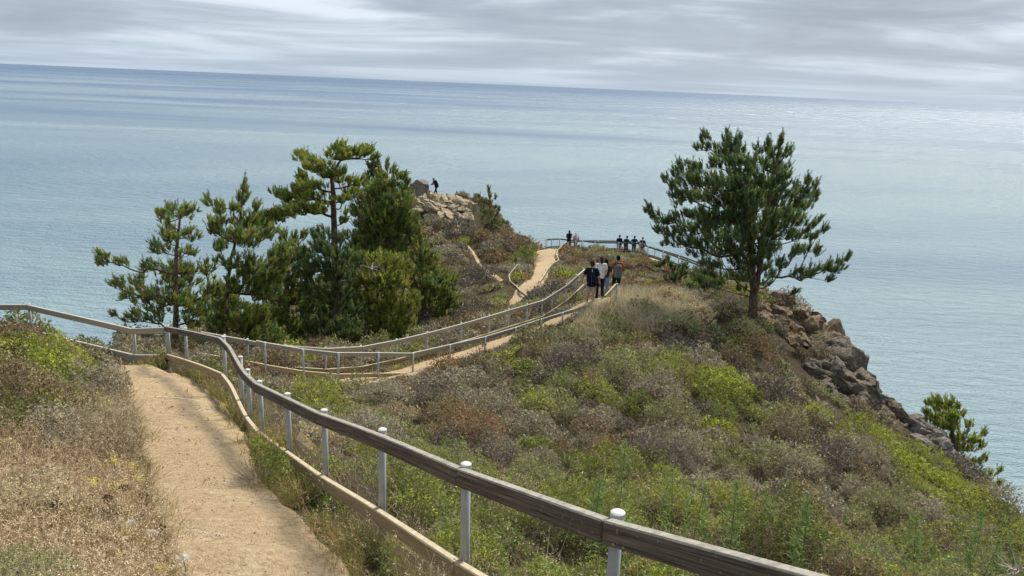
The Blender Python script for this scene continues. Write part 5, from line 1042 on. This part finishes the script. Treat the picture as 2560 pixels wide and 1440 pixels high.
# ------------------------------------------------------------------ flowers and weeds by the near path
rg = np.random.default_rng(41)
def stalk_root(x, y, d, h):                  # place whose stalk top shows at (x, y)
    p = U(x, y, d); g0 = float(ground0(np.array([p[0]]), np.array([p[1]]))[0]); return p, g0
def umbel(name, label, group, x, y, d, rad_, col, stalkcol, n=260):
    p, g0 = stalk_root(x, y, d, 0); base = np.array([p[0]+rg.normal(0, .03), p[1]+rg.normal(0, .03), min(g0, p[2]-.15)]); e = empty(name, tuple(base)); tagp(e, label, 'flower', group)
    mb = MB(); top = p-base; mb.tube([(0, 0, -.02), top*.5+np.array([.01, .01, 0]), top], [.004, .0035, .003], 5)
    for k in range(9): a = 2*math.pi*k/9+rg.uniform(0, .4); mb.tube([top-np.array([0, 0, .03]), top+np.array([math.cos(a), math.sin(a), 0])*rad_*.6+np.array([0, 0, .004])], .0018, 4)
    mb.build('stem', stalkcol, e)
    cl = Cloud(); r = rad_*np.sqrt(rg.uniform(0, 1, n)); a = rg.uniform(0, 6.283, n); P = np.stack([r*np.cos(a), r*np.sin(a), .012*(1-(r/rad_)**2)*2+rg.normal(0, .002, n)], -1)+top+np.array([0, 0, .004])
    cl.leaves(P, rg.normal(0, 1, (n, 3))+np.array([0, 0, .1]), .015, .013, np.array(col)*jit(rg, n, .8, 1.15), rg); cl.build('flower_head', m_dry, e)
m_stem = simple('green_stem', (.16, .19, .07)); m_dstem = simple('dry_stem', (.16, .10, .06))
for x, y, d, r, lb in ((324,1312,6.2,.045,'small white flat flower head leaning at the path edge, upper one'), (379,1337,6.1,.05,'large white flat flower head at the edge of the near path'), (458,1398,5.7,.05,'lumpy white flower head overhanging the gravel at the bottom')):
    umbel('yarrow', lb, 'white flowers beside the near path', x, y, d, r, (.85, .84, .78), m_stem)
umbel('yarrow', 'cream-yellow flat flower head deeper in the dry grass', 'white flowers beside the near path', 242, 1323, 5.9, .04, (.72, .66, .38), m_stem)
for x, y, d, lb in ((268,1248,6.6,'dried brown flower head, uppermost of the ones in the dry grass'),(269,1280,6.4,'dried flower head directly below the uppermost brown one'),(296,1290,6.4,'dried brown head left of the darkest cluster'),(353,1293,6.5,'largest and darkest dried flower head near the path edge'),(353,1268,6.7,'dried flower head sitting just above the darkest one'),(308,1222,7,'flat dried head under the pale yellow blossoms'),(400,1323,6.2,'dried head leaning furthest over the gravel beside the large white flower'),(357,1240,7,'small dried head at the grass edge below the yellow blossoms'),(327,962,14.2,'tall dried umbel stalk at the far corner of the near path'),(140,1262,6.3,'lone dried head far left in the dry grass')):
    umbel('dried_yarrow', lb, 'dried flower heads beside the near path', x, y, d, .042 if d < 10 else .035, (.10, .06, .042), m_dstem, 160)
for x, y, d, lb in ((292,1212,7.2,'brightest yellow blossom cluster in the dry grass'),(286,1150,7.9,'topmost yellow wildflower beside the path'),(330,1165,8,'yellow wildflower hanging out toward the gravel'),(235,1205,7.1,'pale yellow wildflower left of the brightest cluster'),(350,1195,7.7,'small yellow wildflower at the very edge of the grass'),(322,1335,6,'yellow wildflower between the two upper white flower heads'),(357,1355,5.9,'yellow wildflower right under the large white flower head'),(295,1390,5.6,'low yellow wildflower near the bottom of the grass bank'),(405,1425,5.4,'yellow wildflower beside the lumpy white head at the bottom'),(560,1012,12.6,'yellow-flowered weed at the right edge of the path by the curved fence')):
    p, g0 = stalk_root(x, y, d, 0); base = np.array([p[0], p[1]+.02, min(g0, p[2]-.18)]); e = empty('yellow_wildflower', tuple(base)); tagp(e, lb, 'flower', 'yellow wildflowers beside the near path')
    mb = MB(); top = p-base
    for k in range(4): t = top+rg.normal(0, .05, 3)*np.array([1, 1, .6]); mb.tube([(0, 0, -.02), top*.45, t], .0022, 4)
    mb.build('stem', m_stem, e); cl = Cloud(); n = 46; P = top+rg.normal(0, .026, (n, 3))*np.array([1, 1, .7]); cl.leaves(P, rg.normal(size=(n, 3)), .02, .016, np.array((.80, .74, .16))*jit(rg, n, .8, 1.2), rg); cl.build('petals', m_dry, e)
m_weed = leaf_mat('weed_leaves', .3)
WEEDS = [(1564,1116,1275,8.6,'tallest green weed stalk beyond the near fence, left of the group'),(1682,1165,1290,8.4,'feathery green weed beyond the fence, right of the tallest stalk'),(1761,1225,1350,7.6,'dark-stemmed weed leaning over the brush in the middle of the weeds'),(1842,1200,1375,7.6,'bushy weed with curled top above the rail exit'),(1501,1200,1290,7.9,'short green weed just above the last fence post cap'),(2020,1255,1400,8.2,'pale green weed standing alone in the bottom right brush'),(2291,1295,1400,9,'small light green weed in the lower right undergrowth'),(2460,1275,1400,9.4,'thin weed stalk rising near the right edge'),(2500,1350,1480,7.8,'leafy weed stalk beside the bleached branch in the corner')]
for i, (x, yt, yb, d, lb) in enumerate(WEEDS):
    T_ = U(x, yt, d); B_ = T_.copy(); g0 = float(ground0(np.array([T_[0]]), np.array([T_[1]]))[0]); B_[2] = g0; B_[0] -= rg.normal(0, .1); hgt = T_[2]-g0
    if hgt < .15: T_[2] = g0+.6; hgt = .6
    e = empty('tall_weed', tuple(B_)); tagp(e, lb, 'weed', 'tall weeds beyond the near fence')
    mb = MB(); top = T_-B_; mb.tube([(0, 0, -.03), top*.5+rg.normal(0, .035, 3)*np.array([1, 1, 0]), top], [.006, .005, .0025], 6); mb.build('stem', m_dstem if i % 3 == 0 else m_stem, e)
    cl = Cloud(); n = 170; t = rg.uniform(.3, 1.02, n); a = np.arange(n)*2.4+rg.normal(0, .3, n); br_ = rg.normal(0, .05, (6, 3)); P = top*t[:, None]+br_[rg.integers(0, 6, n)]*(t*np.clip(1.15-t, 0, 1)*4)[:, None]+rg.normal(0, .006, (n, 3)); D = np.stack([np.cos(a), np.sin(a), .5+.8*t], -1)
    cl.blades(P, D, 1.0*.15*(1.25-t*.75)*rg.uniform(.5, 1.2, n), .017, rg.normal(0, .2, (n, 3))+np.array([0, 0, -.5]), np.array((.24, .32, .12))*jit(rg, n, .7, 1.3), rg); cl.build('leaves', m_weed, e)
# bleached dead branch, bottom right, and one in the grove
m_dead = simple('bleached_wood', (.48, .43, .37), .9, .25, 25)
def dead_branch(label, x, y, d, s, k=9, thick=.012, group='bleached dead branches'):
    p = U(x, y, d); e = empty('dead_branch', tuple(p)); tagp(e, label, 'branch', group); mb = MB()
    for i in range(k):
        a = rg.uniform(0, 6.28); q = np.zeros(3); pts = [q]; dr = np.array([math.cos(a), math.sin(a)*.6, rg.uniform(.1, .9)])
        for j in range(5): dr = dr+rg.normal(0, .38, 3); dr /= np.linalg.norm(dr); q = q+dr*s/5; pts.append(q)
        mb.tube(pts, list(np.linspace(thick, thick*.3, 6)), 5)
    mb.tube([np.zeros(3), np.array([0, 0, -.5*s])], [thick*1.1, thick*1.5], 6); mb.build('twigs', m_dead, e)
dead_branch('gnarled bleached branch in the bottom right corner', 2545, 1425, 7.0, .2, 12, .008)
dead_branch('silvery dead twigs showing in the dark grove of pines', 932, 672, 35.9, .85, 8, .015)
#dead_branch('bare forked twigs rising from the brush below the middle path', 1222, 1000, 17.4, .55, 6, .01)
#dead_branch('bare grey limb in the lower part of the grove by the fence', 1010, 850, 33.5, 1.1, 7, .018)
m_step = simple('worn_step_timber', (.6, .5, .36), .9, .15, 20)
# timber step edges flush in the near path
for (xa, xb, y, d, lb) in ((400,752,1290,7.12,'thin timber step edge across the middle of the near path'), (430,868,1412,5.95,'timber step edge across the near path at the bottom'), (332,540,992,13.75,'worn step edge at the far part of the near path')):
    A, B_ = U(xa, y, d), U(xb, y-2, d); A[2] = float(ground0(A[:1], A[1:2])[0])-.010; B_[2] = float(ground0(B_[:1], B_[1:2])[0])-.010; M_ = (A+B_)/2; M_[2] = float(ground0(M_[:1], M_[1:2])[0])-.009
    mb = MB(); mb.beam([A, (A+M_)/2, M_, (B_+M_)/2, B_], .05, .03); o = mb.build('step_edge', m_step); tagp(o, lb, 'step', 'timber step edges in the near path')
